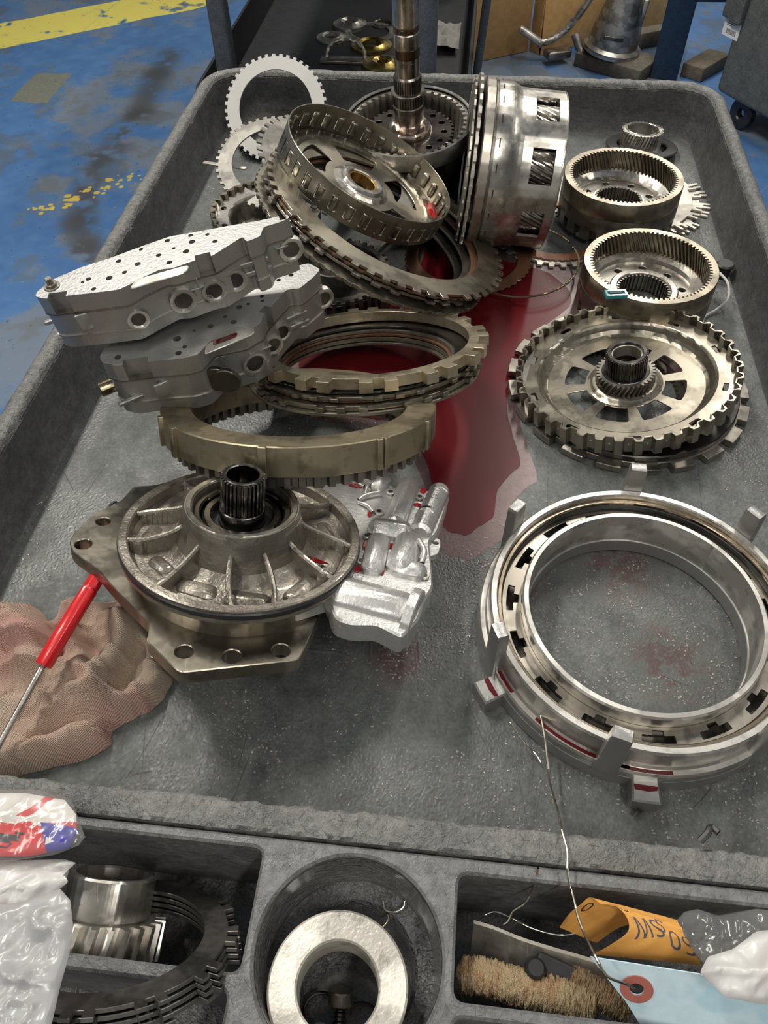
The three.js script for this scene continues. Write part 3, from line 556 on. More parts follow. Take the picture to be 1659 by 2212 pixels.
// ---- drum standing upright with the long shaft
{
  const o = thing('input_shaft_drum', 'upright drum with toothed bright bore and a tall stepped shaft', 'drum', [-0.0728, 0.1, -0.898]); lean(o, -0.03, 1, 0.112, 0.0);
  mesh('shell', lathe([[0.060, -0.092], [0.0690, -0.0925], [0.0705, -0.085], [0.0705, -0.022], [0.0722, -0.0195], [0.0722, -0.0175]], 130), M.steelBlack, o, 0.6);
  mesh('rim_band', lathe([[0.0700, -0.018], [0.0737, -0.018], [0.0740, -0.017], [0.0740, -0.0015], [0.0733, 0], [0.0705, 0], [0.0700, -0.001]], 130), M.steelBright, o, 0.6);
  mesh('bore_teeth', twist(circle(0.0702, 120), teethRing(44, 0.0672, 0.0625, 0.6, 0.42), 0.030, 0, 1, -0.0335), M.steelBright, o, 0.4);
  mesh('bore_floor', ringSolid(0.015, 0.068, -0.040, -0.033, 0.0005, 90), M.steelBlack, o);
  const holes = []; for (let i = 0; i < 14; i++) holes.push(circle(0.0036, 16, 0.0405 * Math.cos(i * TAU / 14), 0.0405 * Math.sin(i * TAU / 14)));
  mesh('hub_plate', ext(teethRing(44, 0.0490, 0.0520, 0.6, 0.42), [circle(0.016, 40), ...holes], 0.004, 0.0004, -0.018), metal(0.17, 0.145, 0.13, 0.34, { oil: 0.4 }), o, 0.4);
  mesh('thrust_race', lathe([[0.0165, -0.014], [0.0165, -0.0075], [0.0185, -0.0065], [0.0228, -0.0065], [0.0245, -0.008], [0.0262, -0.0122], [0.0262, -0.014]], 80), metal(0.72, 0.60, 0.54, 0.25), o, 0.5);
  const sh = [[0, -0.03], [0.0165, -0.03], [0.0165, -0.004], [0.0172, -0.002], [0.0172, 0.018], [0.0166, 0.019], [0.0166, 0.031]];
  mesh('shaft', lathe([...sh, [0.0148, 0.0335], [0.0148, 0.049], [0.0134, 0.051], [0.0134, 0.066], [0.0138, 0.067], [0.0138, 0.094], [0.0131, 0.095], [0.0131, 0.101], [0.0138, 0.102], [0.0138, 0.138], [0.0130, 0.139], [0.0130, 0.148], [0.0137, 0.149], [0.0137, 0.175], [0.0129, 0.176], [0.0129, 0.215], [0.0115, 0.217], [0, 0.217]], 48), metal(0.50, 0.46, 0.42, 0.3, { oil: 0.3 }), o, 0.5);
  mesh('shaft_spline', [ext(teethRing(34, 0.0160, 0.0172, 0.6, 0.35), [], 0.012, 0.0003, 0.0195), ext(teethRing(34, 0.0142, 0.0153, 0.6, 0.35), [], 0.0145, 0.0003, 0.034)], M.steelBlack, o, 0.4);
  mesh('spline_collar', ringSolid(0.0140, 0.0186, 0.0310, 0.0338, 0.0006, 48), M.steelDark, o);
  mesh('dark_band', [ringSolid(0.0128, 0.01345, 0.0950, 0.1012, 0.0002, 48), ringSolid(0.0127, 0.0134, 0.139, 0.148, 0.0002, 48), ringSolid(0.0127, 0.0133, 0.178, 0.188, 0.0002, 48), ringSolid(0.0130, 0.0141, 0.070, 0.080, 0.0002, 48)], metal(0.16, 0.11, 0.075, 0.4), o);
for (const y of [0.144, 0.098]) mesh('port_shade_disc', turn(cyl(0.0022, 0.0120, 0.0136, 0.0002, 14), 'X', Math.PI / 2).translate(-0.003, y, 0), M.hole, o);  // dark discs on the shaft stand in for shaded port holes
  shadows(o);
}
// ------------------------------------------------------------------ heap at the back left
function crop(ox, oy, s, list) { return list.map(([x, y]) => [ox + x * s, oy + y * s]); }
const plateGeo = (n, r0, r1, ri, t, o = {}) => ext(teethRing(n, r0, r1, o.root ?? 0.52, o.tip ?? 0.46, o), [o.inner ? teethRing(o.inner, ri + 0.003, ri, 0.5, 0.4) : circle(ri, 110)], t, 0.0002, -t);
function plate(label, pos, n, geo, mat, spin = 0, name = 'clutch_plate') {
  const m = mesh(name, geo, mat, null, 0.4); m.position.set(...(pos.isVector3 ? pos.toArray() : pos)); lean(m, ...n, spin); return shadows(tag(m, label, 'clutch plate'));
}
plate('whitish toothed plate leaning upright at the far left tray corner', [-0.257, 0.0515, -1.023], [0.04, 1, 1.05], plateGeo(44, 0.0640, 0.0672, 0.0480, 0.0018), metal(0.50, 0.495, 0.48, 0.75, { metalness: 0.3, clean: true }), 0.1);
plate('dark friction plate lying behind the whitish leaning plate', [-0.262, 0.012, -1.038], [0.02, 1, 0.12], plateGeo(40, 0.0560, 0.0585, 0.040, 0.003), M.steelBlack, 0.2);
plate('grey toothed plate propped over the small corrugated hub', at(590, 347, 0.064), [0.02, 1, 0.36], plateGeo(44, 0.0640, 0.0672, 0.0480, 0.0018), metal(0.24, 0.235, 0.22, 0.62, { metalness: 0.6 }), 0.15);
plate('grey toothed plate slipped under the tilted slotted basket, over the propped plate', at(738, 362, 0.094), [0.40, 1, 0.02], plateGeo(46, 0.0860, 0.0915, 0.0690, 0.002), metal(0.24, 0.235, 0.22, 0.62, { metalness: 0.6 }), 0.3);
{
  const a = at(440, 351, 0.048), b = at(532, 364, 0.052), g = rbox(a.distanceTo(b), 0.0018, 0.006, 0, 0, 0, 0.0006);
  const m = mesh('steel_strip', g, M.steelPale); m.position.copy(a.clone().add(b).multiplyScalar(0.5)); m.quaternion.setFromUnitVectors(V(1, 0, 0), b.clone().sub(a).normalize());
  tag(m, 'thin pale steel strip sticking out towards the left tray wall', 'strip');
}
// ---- small corrugated hub
{
  const p = at(574, 455, 0.05), o = thing('clutch_hub', 'small corrugated clutch hub with black windows half covered by grey plates', 'clutch hub', p); o.position.y += 0.002; lean(o, 0.03, 1, 0.03, 0.05);
  mesh('rim', ext(teethRing(32, 0.0560, 0.0605, 0.6, 0.4), [teethRing(32, 0.0545, 0.0590, 0.56, 0.44)], 0.016, 0.0003, -0.016), M.stamped, o, 0.4);
  const slots = []; for (let i = 0; i < 9; i++) slots.push(circle(0.0036, 14, 0.0490 * Math.cos(i * TAU / 9 + 0.2), 0.0490 * Math.sin(i * TAU / 9 + 0.2)));
  mesh('flange', ext(circle(0.0556, 90), [circle(0.0420, 80), ...slots], 0.0014, 0, -0.0075), M.steelBright, o, 0.4);
  mesh('dish', lathe([[0.0422, -0.0062], [0.0405, -0.0070], [0.0385, -0.0140], [0.0365, -0.0250], [0.0330, -0.0270]], 90), M.steelDark, o, 0.9);
  const win = []; for (let i = 0; i < 5; i++) win.push(arcHole(0.0155, 0.0265, i * TAU / 5 + 0.5, 0.36, 5, 0.003));
  mesh('web', ext(circle(0.0335, 80), [circle(0.0105, 40), ...win], 0.0018, 0, -0.0280), M.steelBright, o, 0.4);
  mesh('bushing', ringSolid(0.0095, 0.0120, -0.030, -0.022, 0.0004, 50), M.bronze, o);
  mesh('lower_drum', ext(teethRing(32, 0.0500, 0.0555, 0.6, 0.4), [circle(0.044, 70)], 0.030, 0.0003, -0.0475), M.steelBlack, o, 0.4);
  shadows(o);
}
// ---- dark toothed drum under the valve bodies and basket
{
  const p = at(720, 575, 0.04), o = thing('splined_drum', 'dark oily splined drum lying under the tilted plates behind the valve bodies', 'drum', [p.x, 0.0, p.z]);
  mesh('splined_wall', ext(teethRing(40, 0.0560, 0.0600, 0.6, 0.42), [circle(0.050, 70)], 0.036, 0.0005, 0.0005), M.steelDark, o, 0.4);
  mesh('top_flange', ringSolid(0.022, 0.0585, 0.028, 0.032, 0.0006, 80), M.steelBlack, o);
  mesh('boss', ringSolid(0.015, 0.024, 0.02, 0.044, 0.001, 60), M.steelDark, o);
  shadows(o);
}
// ---- tilted stack of plates below the slotted basket
{
  const n = [0.46, 1, -0.12], u = V(...n).normalize(), c = V(-0.0747, 0.085, -0.7195);
  const pos = (d, dx = 0, dz = 0) => c.clone().addScaledVector(u, d).add(V(dx, 0, dz));
  plate('steel plate with square teeth on top of the tilted stack below the slotted basket', pos(0), n, plateGeo(52, 0.1240, 0.1300, 0.1010, 0.0028, { keep: i => i % 13 !== 5 }), M.stamped, 0.05);
  plate('brown friction plate between two steel plates of the tilted stack', pos(-0.0034, -0.003, 0.004), [0.47, 1, -0.13], plateGeo(60, 0.1210, 0.1225, 0.0980, 0.0020), M.friction, 0.4);
  plate('dark steel plate with notched edge in the middle of the tilted stack', pos(-0.0066, -0.006, 0.008), [0.48, 1, -0.15], plateGeo(40, 0.1190, 0.1240, 0.0940, 0.0026, { keep: i => i % 4 !== 3 }), M.steelDark, 0.2);
  plate('smooth wide dark ring lowest in the tilted stack beside the valve bodies', pos(-0.0120, -0.010, 0.012), [0.50, 1, -0.16], plateGeo(70, 0.1250, 0.1265, 0.0930, 0.0034), M.stamped, 0.3);
}
// ---- slotted basket
{
  const o = thing('slotted_basket', 'tilted thin steel basket with slotted wall, five windows and a bronze bushing', 'clutch basket', [-0.0968, 0.12, -0.7572]); lean(o, 0.525, 1, -0.073, 0.2);
  const N = 34, wins = []; for (let i = 0; i < N; i++) wins.push([i * TAU / N, TAU / N * 0.26, -0.0235, -0.0085]);
  mesh('wall', [shellWithWindows(0.0907, 0.0011, -0.0275, -0.0004, wins, 136), ringSolid(0.0897, 0.0909, -0.0012, 0, 0.0003, 136)], M.stamped, o, 0.4);
  for (let i = 0; i < N; i++) {
    const a = i * TAU / N, g = capsule(V(0, -0.0215, 0), V(0, -0.0105, 0), 0.0036, 12); g.scale(0.55, 1, 1.15); g.translate(0.0885, 0, 0); g.rotateY(a);
    mesh('spline_rib', g, M.stamped, o, 0.9);
  }
  const win = []; for (let i = 0; i < 5; i++) win.push(arcHole(0.0400, 0.0660, i * TAU / 5 + 0.35, 0.40, 7, 0.006));
  mesh('web', ext(circle(0.0893, 120), [circle(0.0165, 50), ...win], 0.0016, 0.0003, -0.0290), M.stamped, o, 0.4);
  mesh('step_ring', lathe([[0.0890, -0.0270], [0.0805, -0.0268], [0.0770, -0.0255], [0.0745, -0.0260], [0.0720, -0.0276]], 120), M.stamped, o, 0.9);
  mesh('boss', lathe([[0.0160, -0.034], [0.0160, -0.0225], [0.0172, -0.0215], [0.0215, -0.0215], [0.0228, -0.0228], [0.0240, -0.0245], [0.0275, -0.0250], [0.0310, -0.0274]], 80), M.steelBright, o, 0.6);
  mesh('bushing', ringSolid(0.0138, 0.0161, -0.034, -0.0228, 0.0004, 60), M.bronze, o);
  const q = onFrame(o, 932, 455, -0.0272), film = []; for (let i = 0; i < 26; i++) { const a = i / 26 * TAU, r = 0.006 + 0.006 * fbm(i / 26 * 8, 2, 8, 3); film.push([q.x + r * Math.cos(a), -q.z + 1.5 * r * Math.sin(a)]); }
  mesh('fluid_film', ext(film, [], 0.0006, 0, -0.0274), new THREE.MeshPhysicalMaterial({ color: new THREE.Color().setRGB(0.45, 0.01, 0.015), roughness: 0.1, clearcoat: 1 }), o);
  shadows(o);
}
// ---- plates lying in the fluid and the open snap ring
{
  const p1 = at(925, 560, 0.003), p2 = at(1198, 498, 0.003), p3 = at(1010, 560, 0.002);
  plate('flat steel plate lying in the red fluid under the slotted basket', [p1.x, 0.0036, p1.z], [0, 1, 0], plateGeo(44, 0.0760, 0.0785, 0.0580, 0.0026), M.steel, 0);
  plate('brown friction plate lying in the red fluid beside the snap ring', [p3.x, 0.0060, p3.z], [0.0, 1, 0.0], plateGeo(50, 0.0700, 0.0715, 0.0560, 0.0016), M.friction, 0.4);
  plate('dark toothed plate lying under the windowed drum', [p2.x, 0.0036, p2.z], [0, 1, 0.0], plateGeo(34, 0.0680, 0.0745, 0.0560, 0.0026, { root: 0.6, tip: 0.4, keep: i => i % 5 !== 2 }), M.steelPale, 0.2);
  plate('rust brown friction plate lying on the dark toothed plate', [p2.x, 0.0056, p2.z], [0, 1, 0], plateGeo(60, 0.0640, 0.0650, 0.0520, 0.0016), paint(0.20, 0.075, 0.03, 0.45, { clearcoat: 0.6 }), 0.2);
  const pts = []; const c = at(1119, 561, 0.012); for (let i = 0; i <= 60; i++) { const a = (i / 60 * 352 + 30) * D2R; pts.push(V(0.0655 * Math.cos(a), 0.003 * Math.sin(a * 1.0 + 1), -0.0655 * Math.sin(a))); }
  const s = mesh('snap_ring', tube(pts, 0.0012, 160, 8), metal(0.58, 0.48, 0.33, 0.32), null, 1.5); s.position.set(c.x, 0.0125, c.z); s.rotation.x = 0.02;
  tag(s, 'thin brassy open snap ring lying on the plates near the red fluid', 'snap ring');
}
// ------------------------------------------------------------------ middle: brassy rings and plate stack
{
  const o = thing('brassy_lug_ring', 'wide brassy steel ring with narrow ribs and splined skirt leaning on the pump', 'ring', [-0.118, 0.085, -0.440]); lean(o, -0.027, 1, -0.497);
  mesh('band', lathe([[0.0835, -0.0225], [0.0835, -0.0008], [0.0845, 0], [0.1057, 0], [0.1065, -0.0008], [0.1065, -0.0217], [0.1057, -0.0225], [0.0835, -0.0225]], 180), M.gold, o, 0.5);
  for (const [px, py, w] of [[366, 930, 0.0036], [563, 975, 0.0038], [833, 960, 0.0029], [851, 957, 0.0029], [936, 915, 0.0033], [345, 905, 0.003]]) {
    const q = onFrame(o, px, py, -0.002), a = Math.atan2(-q.z, q.x);
    mesh('rib', rbox(0.0042, 0.0226, w * 1.5, 0.1072, -0.0112, 0, 0.0006).rotateY(a), M.gold, o);
  }
  mesh('splined_skirt', twist(teethRing(60, 0.0955, 0.1000, 0.6, 0.42), teethRing(60, 0.0915, 0.0880, 0.6, 0.42), 0.0105, 0, 1, -0.0327), M.steelDark, o, 0.4);
  shadows(o);
}
{
  const n = [-0.093, 1, -0.367], u = V(...n).normalize(), c = V(-0.0755, 0.07, -0.5395), EK = 0.956;
  const pos = (d, dx = 0, dz = 0) => c.clone().addScaledVector(u, d).add(V(dx, 0, dz));
  const groups = []; for (let i = 0; i < 12; i++) for (const k of [0, 11]) groups.push([(i * 30 + k + 6) * D2R, 0.055]);
  const lug2 = []; for (let i = 0; i < 9; i++) for (const k of [0, 10, 20]) lug2.push([(i * 40 + k + 3) * D2R, 0.035]);
  const add = (label, r, rl, ri, t, d, lugs, mat, dx = 0, dz = 0, name = 'clutch_plate') => plate(label, pos(d, dx, dz), n, ext(lugRing(r * EK, rl * EK, lugs, 180), [circle(ri * EK, 130)], t, 0.0003, -t), mat, 0, name);
  add('thick brassy ring with paired outer teeth on top of the middle plate stack', 0.0997, 0.1085, 0.0905, 0.0092, 0, groups, M.goldFace, 0, 0, 'pressure_plate');
  add('dark blued plate just below the toothed brassy ring', 0.0985, 0.1000, 0.0800, 0.0022, -0.0100, [], M.steelBlack, -0.002, 0.002);
  add('steel plate with triple teeth in the middle plate stack', 0.1010, 0.1050, 0.0780, 0.0030, -0.0128, lug2, M.stamped, -0.003, 0.003);
  add('brown friction plate inside the middle plate stack', 0.0990, 0.1000, 0.0760, 0.0022, -0.0162, [], M.friction, -0.004, 0.003);
  add('brassy plate with triple teeth lowest in the middle plate stack', 0.1030, 0.1075, 0.0770, 0.0040, -0.0190, lug2.map(([a, w]) => [a + 0.25, w]), M.stamped, -0.005, 0.004);
  add('wide plain ring under the middle plate stack resting on the brassy ring', 0.1070, 0.1080, 0.0740, 0.0026, -0.0236, [], M.stamped, -0.006, 0.004);
}
// ------------------------------------------------------------------ two valve bodies
function valveBody(label, ends, front, back, thick, split, extra) {
  const [A, B] = ends.map(q => at(...q)), x = B.clone().sub(A).normalize(), z = x.clone().cross(V(0, 1, 0)).normalize(), n = z.clone().cross(x).normalize();
  const o = thing('valve_body', label, 'valve body', A); o.quaternion.setFromRotationMatrix(new THREE.Matrix4().makeBasis(x, n, z)); o.updateMatrixWorld(true);
  const K = q => crop(50, 440, 0.428, [q])[0];
  const loc = (q, y = 0) => { const p = onFrame(o, ...K(q), y); return [p.x, -p.z]; };
  const outline = roundPoly([...front, ...back].map(q => loc(q)), 0.0025, 3);
  const ccw = outline.reduce((s, p, i) => { const q = outline[(i + 1) % outline.length]; return s + p[0] * q[1] - q[0] * p[1]; }, 0) > 0;
  if (!ccw) outline.reverse();
  const shrink = (d, wob = 0) => outline.map((p, i) => { const a = outline[(i + outline.length - 2) % outline.length], b = outline[(i + 2) % outline.length], tx = b[0] - a[0], ty = b[1] - a[1], l = Math.hypot(tx, ty) || 1, k = d + wob * (fbm(p[0] * 70 + 9, p[1] * 70 + 5, 256, 2) - 0.5); return [p[0] - ty / l * k, p[1] + tx / l * k]; });
  const holes = (extra.holes || []).map(([cx, cy, r]) => { const p = loc([cx, cy]); return circle(r, 14, p[0], p[1]); });
  const notch = (P, q, w, d) => {                 // a real slot cut into the outline near point q
    let best = null; for (let i = 0; i < P.length; i++) { const a = P[i], b = P[(i + 1) % P.length], dx = b[0] - a[0], dy = b[1] - a[1], l = Math.hypot(dx, dy) || 1e-9, t = Math.min(1, Math.max(0, ((q[0] - a[0]) * dx + (q[1] - a[1]) * dy) / l / l)), e = Math.hypot(q[0] - a[0] - t * dx, q[1] - a[1] - t * dy); if (!best || e < best.e) best = { e, p: [a[0] + t * dx, a[1] + t * dy], n: [-dy / l, dx / l], u: [dx / l, dy / l] }; }
    const along = r => (r[0] - best.p[0]) * best.u[0] + (r[1] - best.p[1]) * best.u[1], near = r => Math.hypot(r[0] - best.p[0], r[1] - best.p[1]) < w * 0.75 && Math.abs(along(r)) < w / 2;
    let k = P.findIndex(near); if (k < 0) { let m = -1e9; P.forEach((r, i) => { const s = along(r); if (s < 0 && s > m && Math.hypot(r[0] - best.p[0], r[1] - best.p[1]) < 0.05) { m = s; k = i + 1; } }); }
    const out2 = P.filter(r => !near(r)), at2 = P.slice(0, k).filter(r => !near(r)).length, pt = (s, i) => [best.p[0] + best.u[0] * s + best.n[0] * i, best.p[1] + best.u[1] * s + best.n[1] * i];
    out2.splice(at2, 0, pt(-w / 2, 0), pt(-w / 2, d), pt(w / 2, d), pt(w / 2, 0)); return out2;
  };
  let top = outline; for (const [cx, cy, y0, w] of extra.pockets || []) top = notch(top, loc([cx, cy], y0 * thick / 0.0555), w, 0.0055);
  mesh('upper_half', ext(top, holes, split, 0, -split), M.alu, o, 0.5);
  mesh('separator_plate', ext(shrink(-0.0004), [], 0.0012, 0, -split - 0.0012), M.steelDark, o, 0.5);
  mesh('lower_half', ext(shrink(0.0006, 0.0022), [], thick - split - 0.0012, 0.0008, -thick), M.alu, o, 0.5);
  mesh('parting_line', ext(shrink(-0.0002, 0.0022), [], 0.0007, 0, -split - (thick - split) * 0.66), M.aluMach, o, 0.5);
  // pads, bores and pockets on the walls: found on the outline segment nearest to the pixel
  const wallAt = (q, y0) => {
    const y = y0 * thick / 0.0555;
    const [px, py] = loc(q, y); let best = null;
    for (let i = 0; i < outline.length; i++) { const a = outline[i], b = outline[(i + 1) % outline.length], dx = b[0] - a[0], dy = b[1] - a[1], l2 = dx * dx + dy * dy || 1e-9, t = Math.min(1, Math.max(0, ((px - a[0]) * dx + (py - a[1]) * dy) / l2)), d = Math.hypot(px - a[0] - t * dx, py - a[1] - t * dy); if (!best || d < best.d) best = { d, p: [a[0] + t * dx, a[1] + t * dy] }; }
    return V(best.p[0], y, -best.p[1]);
  };
  const fdir = (() => { const a = loc(front[0]), b = loc(front[front.length - 1]); const v = V(b[0] - a[0], 0, -(b[1] - a[1])).normalize(); return v; })();
  const out = V(-fdir.z, 0, fdir.x); if (out.z < 0) out.negate();
  const rot = Math.atan2(-fdir.z, fdir.x);
  const sides = (list, fn) => list.forEach(a => { const w = wallAt([a[0], a[1]], a[2]); fn(w, a); });
  sides(extra.bores || [], (w, [, , , r]) => {
    r *= 0.84; const b = mesh('bore', turn(lathe([[r * 0.78, -0.004], [r * 0.82, 0.0006], [r, 0.0016], [r * 1.25, 0.0014], [r * 1.3, -0.004]], 36), 'X', Math.PI / 2).rotateY(rot).translate(w.x, w.y, w.z), M.aluMach, o, 0.6);
    mesh('plug', turn(cyl(r * 0.8, -0.003, 0.0004, 0.0002, 30), 'X', Math.PI / 2).rotateY(rot).translate(w.x, w.y, w.z), metal(0.16, 0.16, 0.165, 0.35), b);
  });
  sides(extra.pads || [], (w, [, , , pw, ph, pd]) => mesh('cast_pad', rbox(pw, ph, pd, w.x, w.y, w.z, 0.0012, rot), M.alu, o));
  o.userData.rot = undefined; delete o.userData.rot;
  return { o, loc, wallAt, rot, out };
}
{
  const v = valveBody('upper silver valve body resting on the tray rim and a second valve body', [[76, 639, 0.186], [624, 468, 0.205]],
    [[60, 468], [110, 480], [230, 463], [335, 452], [485, 433], [552, 400], [572, 386], [692, 331], [752, 326], [872, 284], [950, 265], [1108, 166], [1126, 192], [1196, 165], [1212, 118], [1300, 92], [1346, 70]],
    [[1334, 54], [1190, 86], [1040, 111], [830, 150], [740, 165], [600, 214], [440, 274], [300, 318], [150, 382], [72, 442]], 0.0445, 0.0135, {
      holes: [[595, 230, 0.0016], [728, 186, 0.002], [845, 160, 0.0018], [930, 155, 0.0016], [968, 190, 0.002], [852, 192, 0.0024], [684, 260, 0.002], [822, 241, 0.0024], [738, 296, 0.0022], [578, 304, 0.0022], [482, 290, 0.002], [434, 375, 0.0024], [356, 430, 0.0018], [512, 346, 0.0018], [330, 380, 0.002], [640, 200, 0.0014], [760, 225, 0.0014], [300, 395, 0.0014]],
      bores: [[548, 545, -0.034, 0.0074], [808, 507, -0.034, 0.0092], [962, 427, -0.034, 0.0084], [1046, 372, -0.034, 0.0084], [1354, 232, -0.030, 0.0088], [930, 460, -0.040, 0.0032]],
      pads: [[890, 440, -0.026, 0.012, 0.0012, 0.003], [886, 410, -0.022, 0.0014, 0.010, 0.003], [1130, 290, -0.026, 0.030, 0.004, 0.005], [1150, 330, -0.036, 0.032, 0.004, 0.005], [220, 590, -0.034, 0.024, 0.003, 0.004], [320, 560, -0.028, 0.010, 0.014, 0.003], [1300, 210, -0.024, 0.010, 0.0014, 0.003]],
      pockets: [[205, 512, -0.012, 0.013, 0.008], [920, 295, -0.010, 0.011, 0.010], [1318, 105, -0.008, 0.005, 0.008]],
    });
  const b = v.loc([146, 418]); mesh('bolt', [cyl(0.0042, 0, 0.003, 0.0004, 6).translate(b[0], 0, -b[1]), cyl(0.0056, 0, 0.001, 0.0003, 24).translate(b[0], 0, -b[1]), cyl(0.0024, 0.002, 0.0072, 0.0005, 16).translate(b[0], 0, -b[1])], M.steelDark, v.o);
  const e = v.loc([690, 372]); mesh('oval_recess', ext(roundPoly([[-0.022, -0.004], [0.018, -0.005], [0.022, 0.003], [-0.016, 0.005]], 0.004, 4), [], 0.0012, 0.0004, -0.0002).rotateY(v.rot).translate(e[0], 0, -e[1]), M.aluMach, v.o);
  shadows(v.o);
}
{
  const v = valveBody('lower silver valve body with two dark round plugs resting on the brassy ring', [[215, 770, 0.140], [692, 581, 0.150]],
    [[385, 776], [402, 802], [470, 818], [640, 796], [800, 782], [880, 762], [948, 690], [1112, 655], [1196, 606], [1214, 562], [1332, 432], [1392, 430], [1470, 366], [1500, 330]],
    [[1440, 300], [1260, 345], [1100, 400], [900, 470], [700, 560], [500, 660], [405, 735]], 0.0500, 0.0145, {
      holes: [[1205, 467, 0.0018], [1208, 490, 0.0016], [1090, 522, 0.0024], [1135, 506, 0.0016], [1018, 570, 0.0018], [1062, 597, 0.0024], [945, 618, 0.0024], [778, 682, 0.003], [815, 722, 0.0018], [784, 754, 0.0024], [478, 775, 0.0026], [1352, 360, 0.002], [1290, 385, 0.0018], [862, 640, 0.0014]],
      bores: [[1164, 802, -0.034, 0.0094], [1248, 712, -0.034, 0.0084], [1303, 648, -0.032, 0.0080], [1510, 478, -0.030, 0.0086], [1240, 745, -0.044, 0.0026]],
      pads: [[720, 890, -0.030, 0.014, 0.014, 0.003], [570, 930, -0.036, 0.026, 0.003, 0.004], [1360, 570, -0.028, 0.026, 0.004, 0.005], [1360, 600, -0.038, 0.026, 0.004, 0.005], [1200, 720, -0.026, 0.008, 0.0014, 0.003]],
      pockets: [[590, 825, -0.011, 0.018, 0.008], [1222, 580, -0.010, 0.008, 0.009]],
    });
  [[938, 858, -0.032, 0.004], [996, 850, -0.033, 0.0115]].forEach(([x, y, ly, offs]) => { const w = v.wallAt([x, y], ly); const p = w.clone().addScaledVector(v.out, offs); mesh('round_plug', turn(cyl(0.0112, -0.0020, 0.0020, 0.0006, 40), 'X', Math.PI / 2).rotateY(v.rot - 0.55).translate(p.x, p.y, p.z), metal(0.22, 0.215, 0.20, 0.42), v.o); });
  const w = v.wallAt([430, 890], -0.036); mesh('dowel_pin', turn(cyl(0.0058, -0.004, 0.013, 0.0008, 28), 'Z', Math.PI / 2).rotateY(v.rot).translate(w.x - 0.002, w.y, w.z), metal(0.36, 0.31, 0.22, 0.35), v.o);
  const e = v.loc([1040, 690]); mesh('oval_recess', ext(roundPoly([[-0.022, -0.005], [0.018, -0.005], [0.022, 0.004], [-0.016, 0.005]], 0.004, 4), [], 0.0012, 0.0004, -0.0002).rotateY(v.rot).translate(e[0], 0, -e[1]), M.aluMach, v.o);
  const fl = v.loc([1018, 690]); mesh('fluid_film', ext(roundPoly([[-0.010, -0.002], [0.009, -0.0025], [0.011, 0.0015], [-0.008, 0.0028]], 0.002, 3), [], 0.0004, 0, 0.0011).rotateY(v.rot).translate(fl[0], 0, -fl[1]), paint(0.06, 0.004, 0.006, 0.08, { clearcoat: 1 }), v.o);
  shadows(v.o);
}
